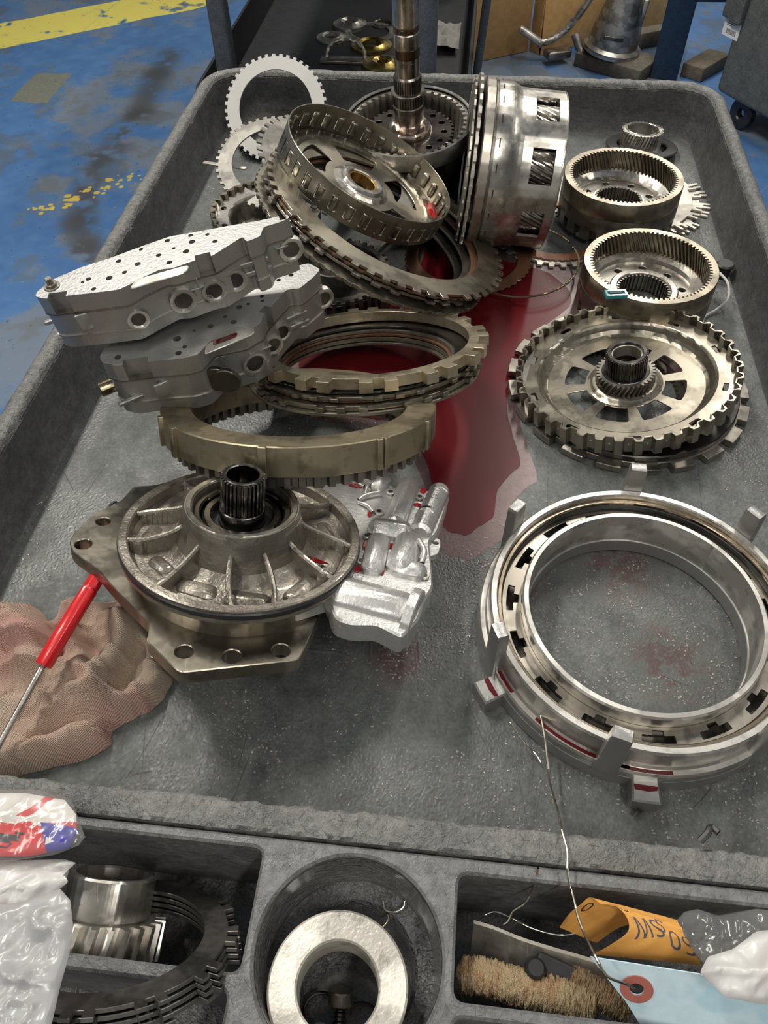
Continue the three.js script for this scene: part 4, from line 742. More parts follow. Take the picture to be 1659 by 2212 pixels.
// ------------------------------------------------------------------ oil pump assembly
{
  const o = thing('oil_pump', 'oil pump with dark ribbed round cover, splined shaft and pale cast valve housing', 'pump', [-0.1351, 0.085, -0.3092]); lean(o, 0.104, 1, -0.303);
  const loc = (x, y, ly) => { const p = onFrame(o, x, y, ly); return [p.x, -p.z]; };
  const K8 = (x, y, ly) => loc(100 + x * 0.5546, 960 + y * 0.5546, ly);
  // flange plate with bolt holes
  const FY = -0.030;
  const fl = [[388, 1453], [646, 1425], [690, 1330], [705, 1240], [650, 1090], [560, 1030], [430, 1025], [330, 1048], [288, 1050], [264, 1078], [240, 1092], [206, 1106], [160, 1150], [149, 1172], [158, 1192], [214, 1232], [246, 1270], [322, 1345], [317, 1385]].map(([x, y]) => loc(x, y, FY));
  const fh = [[223, 1126, 0.0050], [180, 1175, 0.0058], [342, 1380, 0.0062], [398, 1407, 0.0056], [501, 1418, 0.0058], [607, 1405, 0.0058]].map(([x, y, r]) => circle(r, 26, ...loc(x, y, FY)));
  mesh('flange_plate', ext(roundPoly(fl, 0.004, 4), fh, 0.0105, 0.0006, FY - 0.0105), metal(0.46, 0.43, 0.37, 0.42), o, 0.4);
  mesh('drum', lathe([[0.0715, FY - 0.001], [0.0700, FY + 0.004], [0.0690, -0.011]], 120), metal(0.42, 0.39, 0.34, 0.36, { oil: 0.3 }), o, 0.8);
  mesh('stator_tube', ringSolid(0.018, 0.034, -0.074, FY - 0.006, 0.001, 60), M.steelDark, o);
  // ribbed cover
  const cov = mesh('ribbed_cover', lathe([[0.0700, -0.0115], [0.0790, -0.0115], [0.0808, -0.0100], [0.0808, -0.0074], [0.0792, -0.0070], [0.0792, -0.0022], [0.0806, -0.0018], [0.0806, -0.0006], [0.0796, 0.0002], [0.0752, 0.0002], [0.0742, -0.0010], [0.0735, -0.0080], [0.0705, -0.0100], [0.0600, -0.0096], [0.0500, -0.0072], [0.0440, -0.0025], [0.0412, 0.0060], [0.0392, 0.0150], [0.0384, 0.0205], [0.0376, 0.0220], [0.0334, 0.0220], [0.0326, 0.0212], [0.0324, 0.010], [0.028, 0.0095]], 150), M.castWet, o, 0.55);
  mesh('seal_ring', ringSolid(0.0786, 0.0812, -0.0069, -0.0024, 0.0010, 150), M.rubber, cov);
  const ribs = 11;
  for (let i = 0; i < ribs; i++) {
    const a = i * TAU / ribs + 0.16 + 0.05 * Math.sin(i * 7.3), bend = (i % 3 - 1) * 0.10;
    const pts = [], top = [], N = 10, w = 0.0013;
    const q = []; for (let k = 0; k <= N; k++) { const t = k / N, r = 0.0392 + t * 0.0352, an = a + bend * t * t, y = 0.0100 - 0.0150 * Math.pow(t, 0.8) + 0.003 * t * t; q.push(V(r * Math.cos(an), y - 0.0008, -r * Math.sin(an))); }
    mesh('rib', [tube(q, 0.0019, 20, 8), ...q.slice(1, N).map((p, k) => { const g = rbox(0.0050, 0.012, 0.0026, 0, 0, 0, 0.0008); g.rotateY(a + bend * (k / N) ** 2); g.translate(p.x, p.y - 0.0066, p.z); return g; })], M.castWet, cov, 0.7);
    const e = q[N - 2]; if (i % 2 === 0) mesh('bolt_boss', lathe([[0, -0.012], [0.0046, -0.012], [0.0040, 0.0005], [0.0030, 0.0022], [0, 0.0026]], 20).translate(e.x, e.y - 0.0012, e.z), M.castWet, cov, 0.7);
  }
  for (let i = 0; i < ribs; i++) {
    const a = (i + 0.5) * TAU / ribs + 0.16, r = 0.060 + 0.004 * Math.sin(i * 5.1), s = 0.0075 + 0.0028 * Math.abs(Math.sin(i * 3.7));
    const g = capsule(V(-s * 0.9, 0, 0), V(s * 0.9, 0, 0), s * 0.8, 16); g.scale(1, 0.55, 0.9); g.rotateY(a + Math.PI / 2 + 0.3 * Math.sin(i * 2.2)); g.translate(r * Math.cos(a), -0.0102, -r * Math.sin(a));
    mesh('cast_boss', g, M.castWet, cov, 0.9);
  }
  { const w = K8(1035, 470, -0.0085), q = []; for (let i = 0; i < 20; i++) { const t = i / 20 * TAU; q.push([0.0105 * Math.cos(t) * (1 + 0.15 * Math.sin(3 * t)), 0.0020 * Math.sin(t)]); } const g = ext(q, [], 0.0006, 0, -0.0040); g.rotateY(-0.22); g.translate(w[0], 0, -w[1]); mesh('fluid_film', g, new THREE.MeshPhysicalMaterial({ color: new THREE.Color().setRGB(0.13, 0.006, 0.008), roughness: 0.08, clearcoat: 1 }), cov); }
  // hub: machined lip, bearing races and splined shaft
  mesh('hub_lip', ringSolid(0.0332, 0.0368, 0.0212, 0.0226, 0.0005, 110), metal(0.62, 0.60, 0.55, 0.36), o);
  const be = mesh('bearing', [ringSolid(0.0275, 0.0322, 0.010, 0.0168, 0.0010, 90), ringSolid(0.0200, 0.0262, 0.008, 0.0150, 0.0014, 90)], metal(0.30, 0.28, 0.26, 0.3, { oil: 0.6 }), o);
  mesh('seal_lip', ringSolid(0.0150, 0.0268, 0.0055, 0.0090, 0.0008, 80), M.rubber, be);
  const sp = mesh('splined_shaft', [ext(teethRing(30, 0.0128, 0.0146, 0.66, 0.34), [circle(0.0106, 50)], 0.0250, 0.0007, 0.0205), ringSolid(0.0106, 0.0152, 0.006, 0.0206, 0.0006, 60), ringSolid(0.0104, 0.0132, 0.0420, 0.0462, 0.0006, 60)], metal(0.17, 0.165, 0.16, 0.3, { oil: 0.5 }), o, 0.4);
  mesh('shaft_bore_shade', cyl(0.0107, 0.012, 0.016, 0.0003, 40), M.hole, sp);  // dark disc added as the shade down the shaft bore

  // ---- pale cast valve housing bolted beside the cover
  const VY = -0.0125, KP = (x, y, ly = VY) => loc(620 + x * 0.2411, 1000 + y * 0.2411, ly);
  const hp = [[60, 1280], [380, 1180], [400, 1310], [440, 1395], [570, 1440], [800, 1440], [1030, 1560], [1180, 1400], [1230, 1240], [1310, 1110], [1300, 930], [1290, 850], [1275, 700], [1350, 620], [1420, 420], [1455, 300], [1430, 220], [1340, 200], [1250, 250], [1200, 230], [1150, 160], [1040, 150], [960, 230], [915, 130], [860, 90], [760, 130], [600, 140], [370, 150], [250, 300], [380, 700], [300, 1000]].map(([x, y]) => KP(x, y));
  const H = mesh('valve_housing', ext(roundPoly(hp, 0.0035, 4), [], 0.016, 0.0014, VY - 0.016), M.aluClean, o, 0.6);
  const P3 = (x, y, ly) => { const q = KP(x, y, ly); return V(q[0], ly, -q[1]); };
  const bossBar = (name, x0, y0, x1, y1, r, ly, flat = 1) => { const g = capsule(P3(x0, y0, ly), P3(x1, y1, ly), r, 28); return mesh(name, g, M.aluClean, H, 0.9); };
  bossBar('valve_tube', 1095, 210, 960, 560, 0.0088, -0.0125);
  const t2 = mesh('valve_tube', bar(P3(1355, 280, -0.0120), P3(1190, 640, -0.0120), 0.0084, 32), M.aluClean, H, 0.7);
  mesh('tube_end', new THREE.SphereGeometry(0.0084, 24, 16).translate(...P3(1360, 270, -0.0120).toArray()), M.aluClean, H, 2);
  mesh('cast_mark', [ringSolid(0.0022, 0.0027, 0, 0.0005, 0.0001, 30).translate(...P3(1322, 300, -0.0036).toArray()), ringSolid(0.0019, 0.0023, 0, 0.0004, 0.0001, 30).translate(...P3(1345, 235, -0.0036).toArray())], M.aluClean, H);
  { const a = P3(1262, 470, -0.0120), d = P3(1190, 640, -0.0120).sub(P3(1355, 280, -0.0120)).normalize(); mesh('tube_slot', bar(a.clone().addScaledVector(d, -0.0016), a.clone().addScaledVector(d, 0.0032), 0.0086, 32), metal(0.24, 0.24, 0.245, 0.35), H, 0.7); mesh('tube_band', bar(a.clone().addScaledVector(d, 0.0042), a.clone().addScaledVector(d, 0.0056), 0.0090, 32), M.aluMach, H, 0.7); }
  bossBar('cast_body', 800, 600, 1040, 640, 0.0098, -0.0125);
  bossBar('cast_boss', 820, 720, 760, 960, 0.0085, -0.0125);
  bossBar('cast_body', 1090, 730, 1010, 960, 0.0105, -0.0130);
  bossBar('cast_boss', 1000, 960, 1180, 1000, 0.0082, -0.0130);
  bossBar('cast_boss', 780, 240, 880, 170, 0.0060, -0.0125);
  bossBar('bore_tube', 490, 1225, 1020, 1370, 0.0158, -0.0190);
  mesh('bore_flange', turn(lathe([[0.0110, -0.003], [0.0110, 0.0030], [0.0122, 0.0036], [0.0192, 0.0036], [0.0200, 0.0028], [0.0200, -0.0030], [0.0110, -0.003]], 44), 'Z', -Math.PI / 2).rotateY(-0.24).translate(...P3(1110, 1390, -0.0190).toArray()), M.aluClean, H, 0.6);
  mesh('bore_plug', turn(cyl(0.0112, -0.001, 0.0022, 0.0004, 36), 'Z', -Math.PI / 2).rotateY(-0.24).translate(...P3(1112, 1391, -0.0190).toArray()), M.steelBlack, H);
  const strip = (name, pts, r) => mesh(name, tube(pts.map(([x, y, ly]) => P3(x, y, ly)), r, 30, 10), M.aluClean, H, 0.9);
  strip('cast_rib', [[940, 470, -0.006], [1040, 540, -0.005], [1110, 660, -0.006], [1140, 720, -0.008]], 0.0019);
  strip('cast_rib', [[800, 480, -0.010], [740, 580, -0.010], [735, 640, -0.010]], 0.0016);
  strip('cast_rib', [[640, 330, -0.010], [700, 290, -0.009], [830, 260, -0.009]], 0.0014);
  strip('cast_rib', [[640, 350, -0.011], [730, 390, -0.010], [770, 440, -0.010]], 0.0014);
  strip('cast_rib', [[1180, 690, -0.004], [1230, 790, -0.006], [1210, 900, -0.008]], 0.0020);
  strip('cast_rib', [[700, 280, -0.010], [730, 190, -0.007], [830, 120, -0.009]], 0.0012);
  strip('cast_rib', [[380, 150, -0.011], [560, 150, -0.011], [690, 210, -0.011]], 0.0016);
  { // raised grid of lettering on the casting
    const base = P3(1050, 770, -0.0030), rows = [];
    for (let i = 0; i < 3; i++) rows.push(rbox(0.0003, 0.0004, 0.0100, (i - 1) * 0.0034, 0, 0, 0.0001));
    for (let j = 0; j < 8; j++) for (let i = 0; i < 2; i++) rows.push(rbox(0.0026, 0.0004, 0.0003, (i - 0.5) * 0.0034, 0, -0.0045 + j * 0.0013, 0.0001));
    rows.forEach(g => { g.rotateY(-0.25); g.translate(base.x, base.y + 0.0006, base.z); });
    const cg = mesh('cast_grid', rows, M.aluMach, H); cg.userData.kind = 'stuff';
  }
  { const c = KP(1330, 720, -0.018), c0 = KP(1265, 760, -0.018); const tb = [KP(1240, 700, -0.018), KP(1300, 660, -0.018), KP(1375, 690, -0.018), KP(1375, 760, -0.018), KP(1350, 820, -0.018), KP(1240, 850, -0.018)]; mesh('mounting_ear', ext(roundPoly(tb, 0.002, 4), [circle(0.0022, 20, c[0], c[1])], 0.0050, 0.0004, -0.0225), M.aluClean, H); }
  for (const [x, y] of [[925, 275], [1185, 318], [822, 452], [715, 668], [662, 895], [1230, 1025]]) { const p = P3(x, y, -0.0122); const s = mesh('screw', [cyl(0.0034, 0, 0.0022, 0.0004, 24).translate(p.x, p.y, p.z)], M.aluMach, H); mesh('socket_shade', cyl(0.0021, 0.0018, 0.0025, 0.0001, 6).translate(p.x, p.y, p.z), M.hole, s); }  // dark hexagon on each screw head paints the shade of its recess
  for (const [x, y, w, d] of [[610, 205, 0.0060, 0.0022], [1222, 250, 0.0024, 0.0040], [1172, 380, 0.0030, 0.0024], [935, 745, 0.0034, 0.0030], [850, 960, 0.0024, 0.0060], [630, 950, 0.0034, 0.0034], [700, 740, 0.0020, 0.0050], [740, 460, 0.0018, 0.0034]]) { const p = P3(x, y, -0.0122), q = []; for (let i = 0; i < 14; i++) { const t = i / 14 * TAU; q.push([w * Math.cos(t) * (0.8 + 0.4 * rnd()), d * Math.sin(t) * (0.8 + 0.4 * rnd())]); } mesh('fluid_film', ext(q, [], 0.0006, 0, p.y).translate(p.x, 0, p.z), new THREE.MeshPhysicalMaterial({ color: new THREE.Color().setRGB(0.26, 0.010, 0.013), roughness: 0.1, clearcoat: 1 }), H); }
  shadows(o);
}
// ------------------------------------------------------------------ shop rag and red tool
const texWeave = dataTex(512, (u, v) => { const a = Math.sin(u * 44 * TAU), b = Math.sin(v * 44 * TAU); return 0.5 + 0.28 * a * b + 0.25 * (fbm(u * 40, v * 40, 40, 3) - 0.5); });
{
  const line = [[-120, 1330], [-40, 1300], [20, 1296], [60, 1302], [92, 1322], [108, 1348], [126, 1318], [142, 1290], [168, 1288], [195, 1300], [232, 1298], [266, 1284], [296, 1296], [314, 1316], [334, 1340], [322, 1360], [340, 1400], [362, 1446], [371, 1466], [346, 1508], [300, 1545], [240, 1578], [238, 1606], [200, 1628], [130, 1650], [50, 1668], [-20, 1682], [-120, 1690]].map(([x, y]) => { const p = at(x, y, 0.004); return [p.x, p.z]; });
  { const cv = new THREE.CatmullRomCurve3(line.map(([x, z]) => V(x, 0, z)), true), N = 220; line.length = 0; for (let i = 0; i < N; i++) { const p = cv.getPoint(i / N), k = 0.0022 * (fbm(i * 0.35, 9, 77, 2) - 0.5); line.push([p.x + k, p.z + k]); } }
  const ridge = (pts, h, w) => ({ p: pts.map(([x, y]) => { const q = at(x, y, 0.022); return [q.x, q.z]; }), h, w });
  const folds = [
    ridge([[-80, 1570], [20, 1530], [120, 1502], [230, 1492], [310, 1480], [352, 1462]], 0.016, 0.016), ridge([[-80, 1650], [20, 1625], [110, 1590], [190, 1562], [226, 1582]], 0.018, 0.016),
    ridge([[284, 1312], [272, 1350], [250, 1400], [228, 1450], [212, 1486]], 0.018, 0.011), ridge([[150, 1302], [220, 1320], [270, 1345], [322, 1352]], 0.014, 0.012),
    ridge([[350, 1440], [330, 1420], [318, 1380]], 0.010, 0.010), ridge([[-30, 1330], [30, 1330], [70, 1350], [92, 1385]], 0.020, 0.014), ridge([[-60, 1420], [20, 1420], [90, 1440], [180, 1450]], 0.012, 0.018),
    ridge([[-60, 1360], [30, 1380], [60, 1395]], 0.016, 0.014), ridge([[150, 1350], [165, 1400], [180, 1440], [200, 1470]], 0.008, 0.008), ridge([[60, 1430], [120, 1400], [160, 1370]], 0.010, 0.010),
    ridge([[350, 1490], [300, 1520], [260, 1535]], 0.008, 0.010),
    ridge([[296, 1385], [276, 1430], [258, 1478]], -0.020, 0.007), ridge([[60, 1588], [150, 1548], [240, 1538], [262, 1530]], -0.012, 0.005), ridge([[190, 1380], [206, 1430], [196, 1486]], -0.010, 0.006), ridge([[20, 1405], [80, 1408], [120, 1395]], -0.010, 0.006), ridge([[240, 1310], [280, 1335], [296, 1372]], -0.007, 0.004), ridge([[0, 1490], [90, 1478], [190, 1478]], -0.006, 0.005), ridge([[112, 1350], [120, 1400]], -0.016, 0.007),
  ];
  const pd = (x, z, P) => { let d = 9; for (let i = 0; i + 1 < P.length; i++) { const dx = P[i + 1][0] - P[i][0], dz = P[i + 1][1] - P[i][1], t = Math.min(1, Math.max(0, ((x - P[i][0]) * dx + (z - P[i][1]) * dz) / (dx * dx + dz * dz))); d = Math.min(d, Math.hypot(x - P[i][0] - t * dx, z - P[i][1] - t * dz)); } return d; };
  const x0 = Math.max(-0.344, Math.min(...line.map(p => p[0]))), x1 = Math.max(...line.map(p => p[0])), z0 = Math.min(...line.map(p => p[1])), z1 = Math.max(...line.map(p => p[1])), st = 0.0011;
  const nx = Math.ceil((x1 - x0) / st), nz = Math.ceil((z1 - z0) / st), pos = [], uv = [], col = [], idx = [], id = new Int32Array((nx + 1) * (nz + 1)).fill(-1);
  for (let j = 0; j <= nz; j++) for (let i = 0; i <= nx; i++) {
    let x = x0 + i * st, z = z0 + j * st, d = 0;
    if (inPoly(x, z, line)) d = polyDist(x, z, line); else { const q = nearest(x, z, line); if (q[2] > st * 1.5) continue; x = q[0]; z = q[1]; }
    const e = 1 - Math.exp(-d / 0.005);
    let h = 0.007;
    for (const f of folds) { const q = pd(x, z, f.p) / f.w; h += f.h * Math.exp(-q * q * 1.3); }
    const wr = Math.pow(1 - Math.abs(fbm(x * 34 + 60, z * 60 + 20, 256, 2) * 2 - 1), 4), wr2 = Math.pow(1 - Math.abs(fbm(x * 80 + 30, z * 55 + 80, 256, 2) * 2 - 1), 4);
    h += 0.0065 * wr + 0.0022 * wr2 + 0.004 * (fbm(x * 45 + 20, z * 45 + 20, 256, 3) - 0.5) + 0.0016 * (fbm(x * 180 + 20, z * 180 + 20, 256, 3) - 0.5);
    h = Math.max(0.003, h) * e + 0.0008;
    id[j * (nx + 1) + i] = pos.length / 3; pos.push(x, h, z); uv.push(x * 22, z * 22);
    const g = sm(0.42, 0.62, fbm(x * 26 + 70, z * 26 + 10, 256, 3)), k = 0.92 + 0.22 * (fbm(x * 60, z * 60 + 90, 256, 3) - 0.5), left = sm(0.40, 0.60, fbm(x * 16 + 130, z * 16 + 31, 256, 3));
    const a = [0.78, 0.46, 0.39], b = [0.76, 0.55, 0.43], c = [0.76, 0.65, 0.51];
    for (let q = 0; q < 3; q++) col.push(k * ((a[q] * (1 - g) + b[q] * g) * (1 - 0.6 * left) + c[q] * 0.6 * left));
  }
  for (let j = 0; j < nz; j++) for (let i = 0; i < nx; i++) { const a = id[j * (nx + 1) + i], b = id[j * (nx + 1) + i + 1], c = id[(j + 1) * (nx + 1) + i], d = id[(j + 1) * (nx + 1) + i + 1]; if (a >= 0 && b >= 0 && c >= 0) idx.push(a, c, b); if (b >= 0 && c >= 0 && d >= 0) idx.push(b, c, d); }
  const g = new THREE.BufferGeometry(); g.setAttribute('position', new THREE.Float32BufferAttribute(pos, 3)); g.setAttribute('uv', new THREE.Float32BufferAttribute(uv, 2)); g.setAttribute('color', new THREE.Float32BufferAttribute(col, 3)); g.setIndex(idx); g.computeVertexNormals();
  const m = new THREE.Mesh(g, new THREE.MeshPhysicalMaterial({ vertexColors: true, roughness: 0.95, bumpMap: texWeave, bumpScale: 0.0024, sheen: 0.4, sheenRoughness: 0.7, sheenColor: new THREE.Color(0.6, 0.5, 0.45), side: THREE.DoubleSide }));
  m.name = numbered('shop_rag'); scene.add(m); tag(m, 'crumpled pinkish beige shop rag lying against the pump flange', 'rag');
}
{
  const o = thing('pick_tool', 'red handled metal pick lying across the crumpled rag', 'tool');
  const a = at(214, 1240, 0.060), b = at(93, 1438, 0.046), c = at(-20, 1640, 0.030), d = b.clone().sub(a).normalize();
  const red = new THREE.MeshPhysicalMaterial({ color: new THREE.Color().setRGB(0.62, 0.012, 0.016), roughness: 0.3, clearcoat: 0.6, clearcoatRoughness: 0.15, bumpMap: texFine, bumpScale: 0.0001 });
  const L = a.distanceTo(b), q = new THREE.Quaternion().setFromUnitVectors(V(0, 1, 0), d);
  const hd = lathe([[0, 0], [0.0046, 0], [0.0053, 0.0006], [0.0054, 0.0105], [0.0049, 0.0112], [0.0049, 0.0118], [0.0055, 0.0126], [0.0056, L - 0.001], [0.0050, L], [0, L]], 28); hd.applyQuaternion(q); hd.translate(a.x, a.y, a.z);
  mesh('handle', hd, red, o, 0.7);
  mesh('shank', bar(b.clone().addScaledVector(d, -0.002), c, 0.0021, 16), M.steelBright, o, 0.8);
  mesh('tip', bar(a.clone().addScaledVector(d, -0.0042), a.clone().addScaledVector(d, 0.002), 0.0019, 14), M.steelDark, o, 0.8);
  shadows(o);
}
// ------------------------------------------------------------------ things in the deck pockets
// ---- left pocket: pinion, tilted plates
{
  const K = (x, y) => [x * 0.3617, 1650 + y * 0.3617];
  const c = at(...K(630, 900), 0.022), o = thing('pinion_gear', 'bright steel pinion with a smooth sleeve lying in the left deck pocket', 'gear', c); lean(o, 0.03, 0.42, -1, 0.1);
  mesh('sleeve', lathe([[0.0222, 0.001], [0.0238, 0.0008], [0.0240, 0.0018], [0.0240, 0.0205], [0.0230, 0.0218], [0.0206, 0.0218], [0.0198, 0.0206], [0.0198, 0.001]], 80), M.steelBright, o, 0.5);
  mesh('teeth', twist(teethRing(24, 0.0278, 0.0335, 0.62, 0.34, { sub: 3 }), circle(0.0195, 50), 0.0200, 0.10, 4, -0.0200), M.steelBright, o, 0.4);
  mesh('neck', ringSolid(0.0198, 0.0234, -0.001, 0.0014, 0.0004, 70), M.steelDark, o);
  shadows(o);
  const n = [-0.065, 1, -1.17], u = V(...n).normalize(), pc = V(-0.1552, 0.0465, -0.0676);
  const lugs = k => { const l = []; for (let i = 0; i < 12; i++) for (const q of [0, 9]) l.push([(i * 30 + q + k) * D2R, 0.045]); return l; };
  ['topmost dark steel plate of the lugged stack in the left deck pocket', 'second dark steel plate of the lugged stack in the left deck pocket', 'third dark steel plate of the lugged stack in the left deck pocket', 'lowest dark steel plate of the lugged stack in the left deck pocket'].forEach((l, i) => {
    const m = mesh('lugged_plate', ext(lugRing(0.0590, 0.0645, lugs(i * 0.4), 150), [circle(0.0465, 90)], 0.0024, 0.0003, -0.0024), metal(0.27, 0.265, 0.26, 0.5), null, 0.4);
    m.position.copy(pc).addScaledVector(u, -0.0028 * i).add(V(0.0008 * i, 0, 0.0006 * i)); lean(m, ...n, 0.1); tag(m, l, 'clutch plate');
  });
  const r = mesh('small_ring', new THREE.TorusGeometry(0.011, 0.0006, 8, 60), M.steelBright, null, 2); r.rotation.x = -Math.PI / 2; const rp = at(...K(560, 1345), -0.029); r.position.set(rp.x, -0.0305, rp.z); tag(r, 'thin bright wire ring lying on the left pocket bottom', 'ring');
}
// ---- cup: aluminium washer ring, bolts, o-rings
{
  const o = mesh('spacer_ring', lathe([[0.0212, 0.002], [0.0212, 0.0262], [0.0222, 0.0272], [0.0352, 0.0272], [0.0364, 0.0260], [0.0364, 0.0012], [0.0352, 0], [0.0222, 0], [0.0212, 0.002]], 110), metal(0.78, 0.765, 0.72, 0.6, { metalness: 0.55, cast: true }), null, 0.5);
  o.position.set(-0.0362, 0.0105, -0.0572); lean(o, 0.02, 1, -0.03); tag(o, 'thick pale aluminium spacer ring sitting in the round deck well', 'ring');
  const bl = thing('hex_bolt', 'dark threaded bolt lying inside the pale spacer ring', 'bolt', [-0.0362, -0.021, -0.0500]); bl.rotation.y = 0.05;
  const b1 = bar(V(0, 0.006, 0.022), V(0, 0.009, -0.004), 0.0029, 20); mesh('shank', b1, M.steelBlack, bl);
  for (let i = 0; i < 12; i++) { const p = V(0, 0.006, 0.022).lerp(V(0, 0.009, -0.004), i / 12); mesh('thread', new THREE.TorusGeometry(0.0030, 0.0004, 6, 24).translate(p.x, p.y, p.z), M.steelBlack, bl, 2); }
  mesh('head', lathe([[0, -0.0036], [0.0066, -0.0036], [0.0070, -0.003], [0.0070, 0.003], [0.0064, 0.0038], [0, 0.0042]], 30).rotateX(-1.1).translate(0, 0.0112, -0.0092), M.steelDark, bl);
  for (const [x, z, r, t, l] of [[-0.048, -0.052, 0.0098, 0.0010, 'black rubber o-ring beside the bolt inside the spacer ring'], [-0.0245, -0.047, 0.0120, 0.0012, 'larger black rubber o-ring inside the spacer ring']]) { const m = mesh('o_ring', new THREE.TorusGeometry(r, t, 10, 60), M.rubber, null, 2); m.position.set(x, -0.022, z); m.rotation.set(-Math.PI / 2 + 0.3, 0.2, 0); tag(m, l, 'o-ring'); }
  const sp = []; for (let i = 0; i <= 90; i++) { const a = i / 90 * TAU * 7; sp.push(V(-0.046 + 0.0052 * Math.cos(a), -0.022 + i / 90 * 0.014, -0.0405 + 0.0052 * Math.sin(a))); }
  tag(mesh('coil_spring', tube(sp, 0.0007, 260, 7), M.steelDark, null, 2), 'small steel coil spring standing inside the spacer ring', 'spring');
  const C4 = (x, y, h) => at(480 + x * 0.3617, 1700 + y * 0.3617, h);
  tag(mesh('wire_clip', tube([[958, 680, 0.016], [975, 735, 0.014], [1040, 745, 0.013], [1085, 715, 0.014], [1092, 680, 0.016]].map(q => C4(...q)), 0.0006, 40, 8), M.steelBright, null, 2), 'thin bent wire clip on the ledge of the round well', 'clip');
  tag(mesh('wire_clip', tube([[985, 755, 0.010], [992, 790, 0.008], [960, 835, 0.008], [920, 840, 0.009]].map(q => C4(...q)), 0.0006, 40, 8), metal(0.55, 0.48, 0.33, 0.3), null, 2), 'thin brassy wire clip behind the pale spacer ring', 'clip');
}
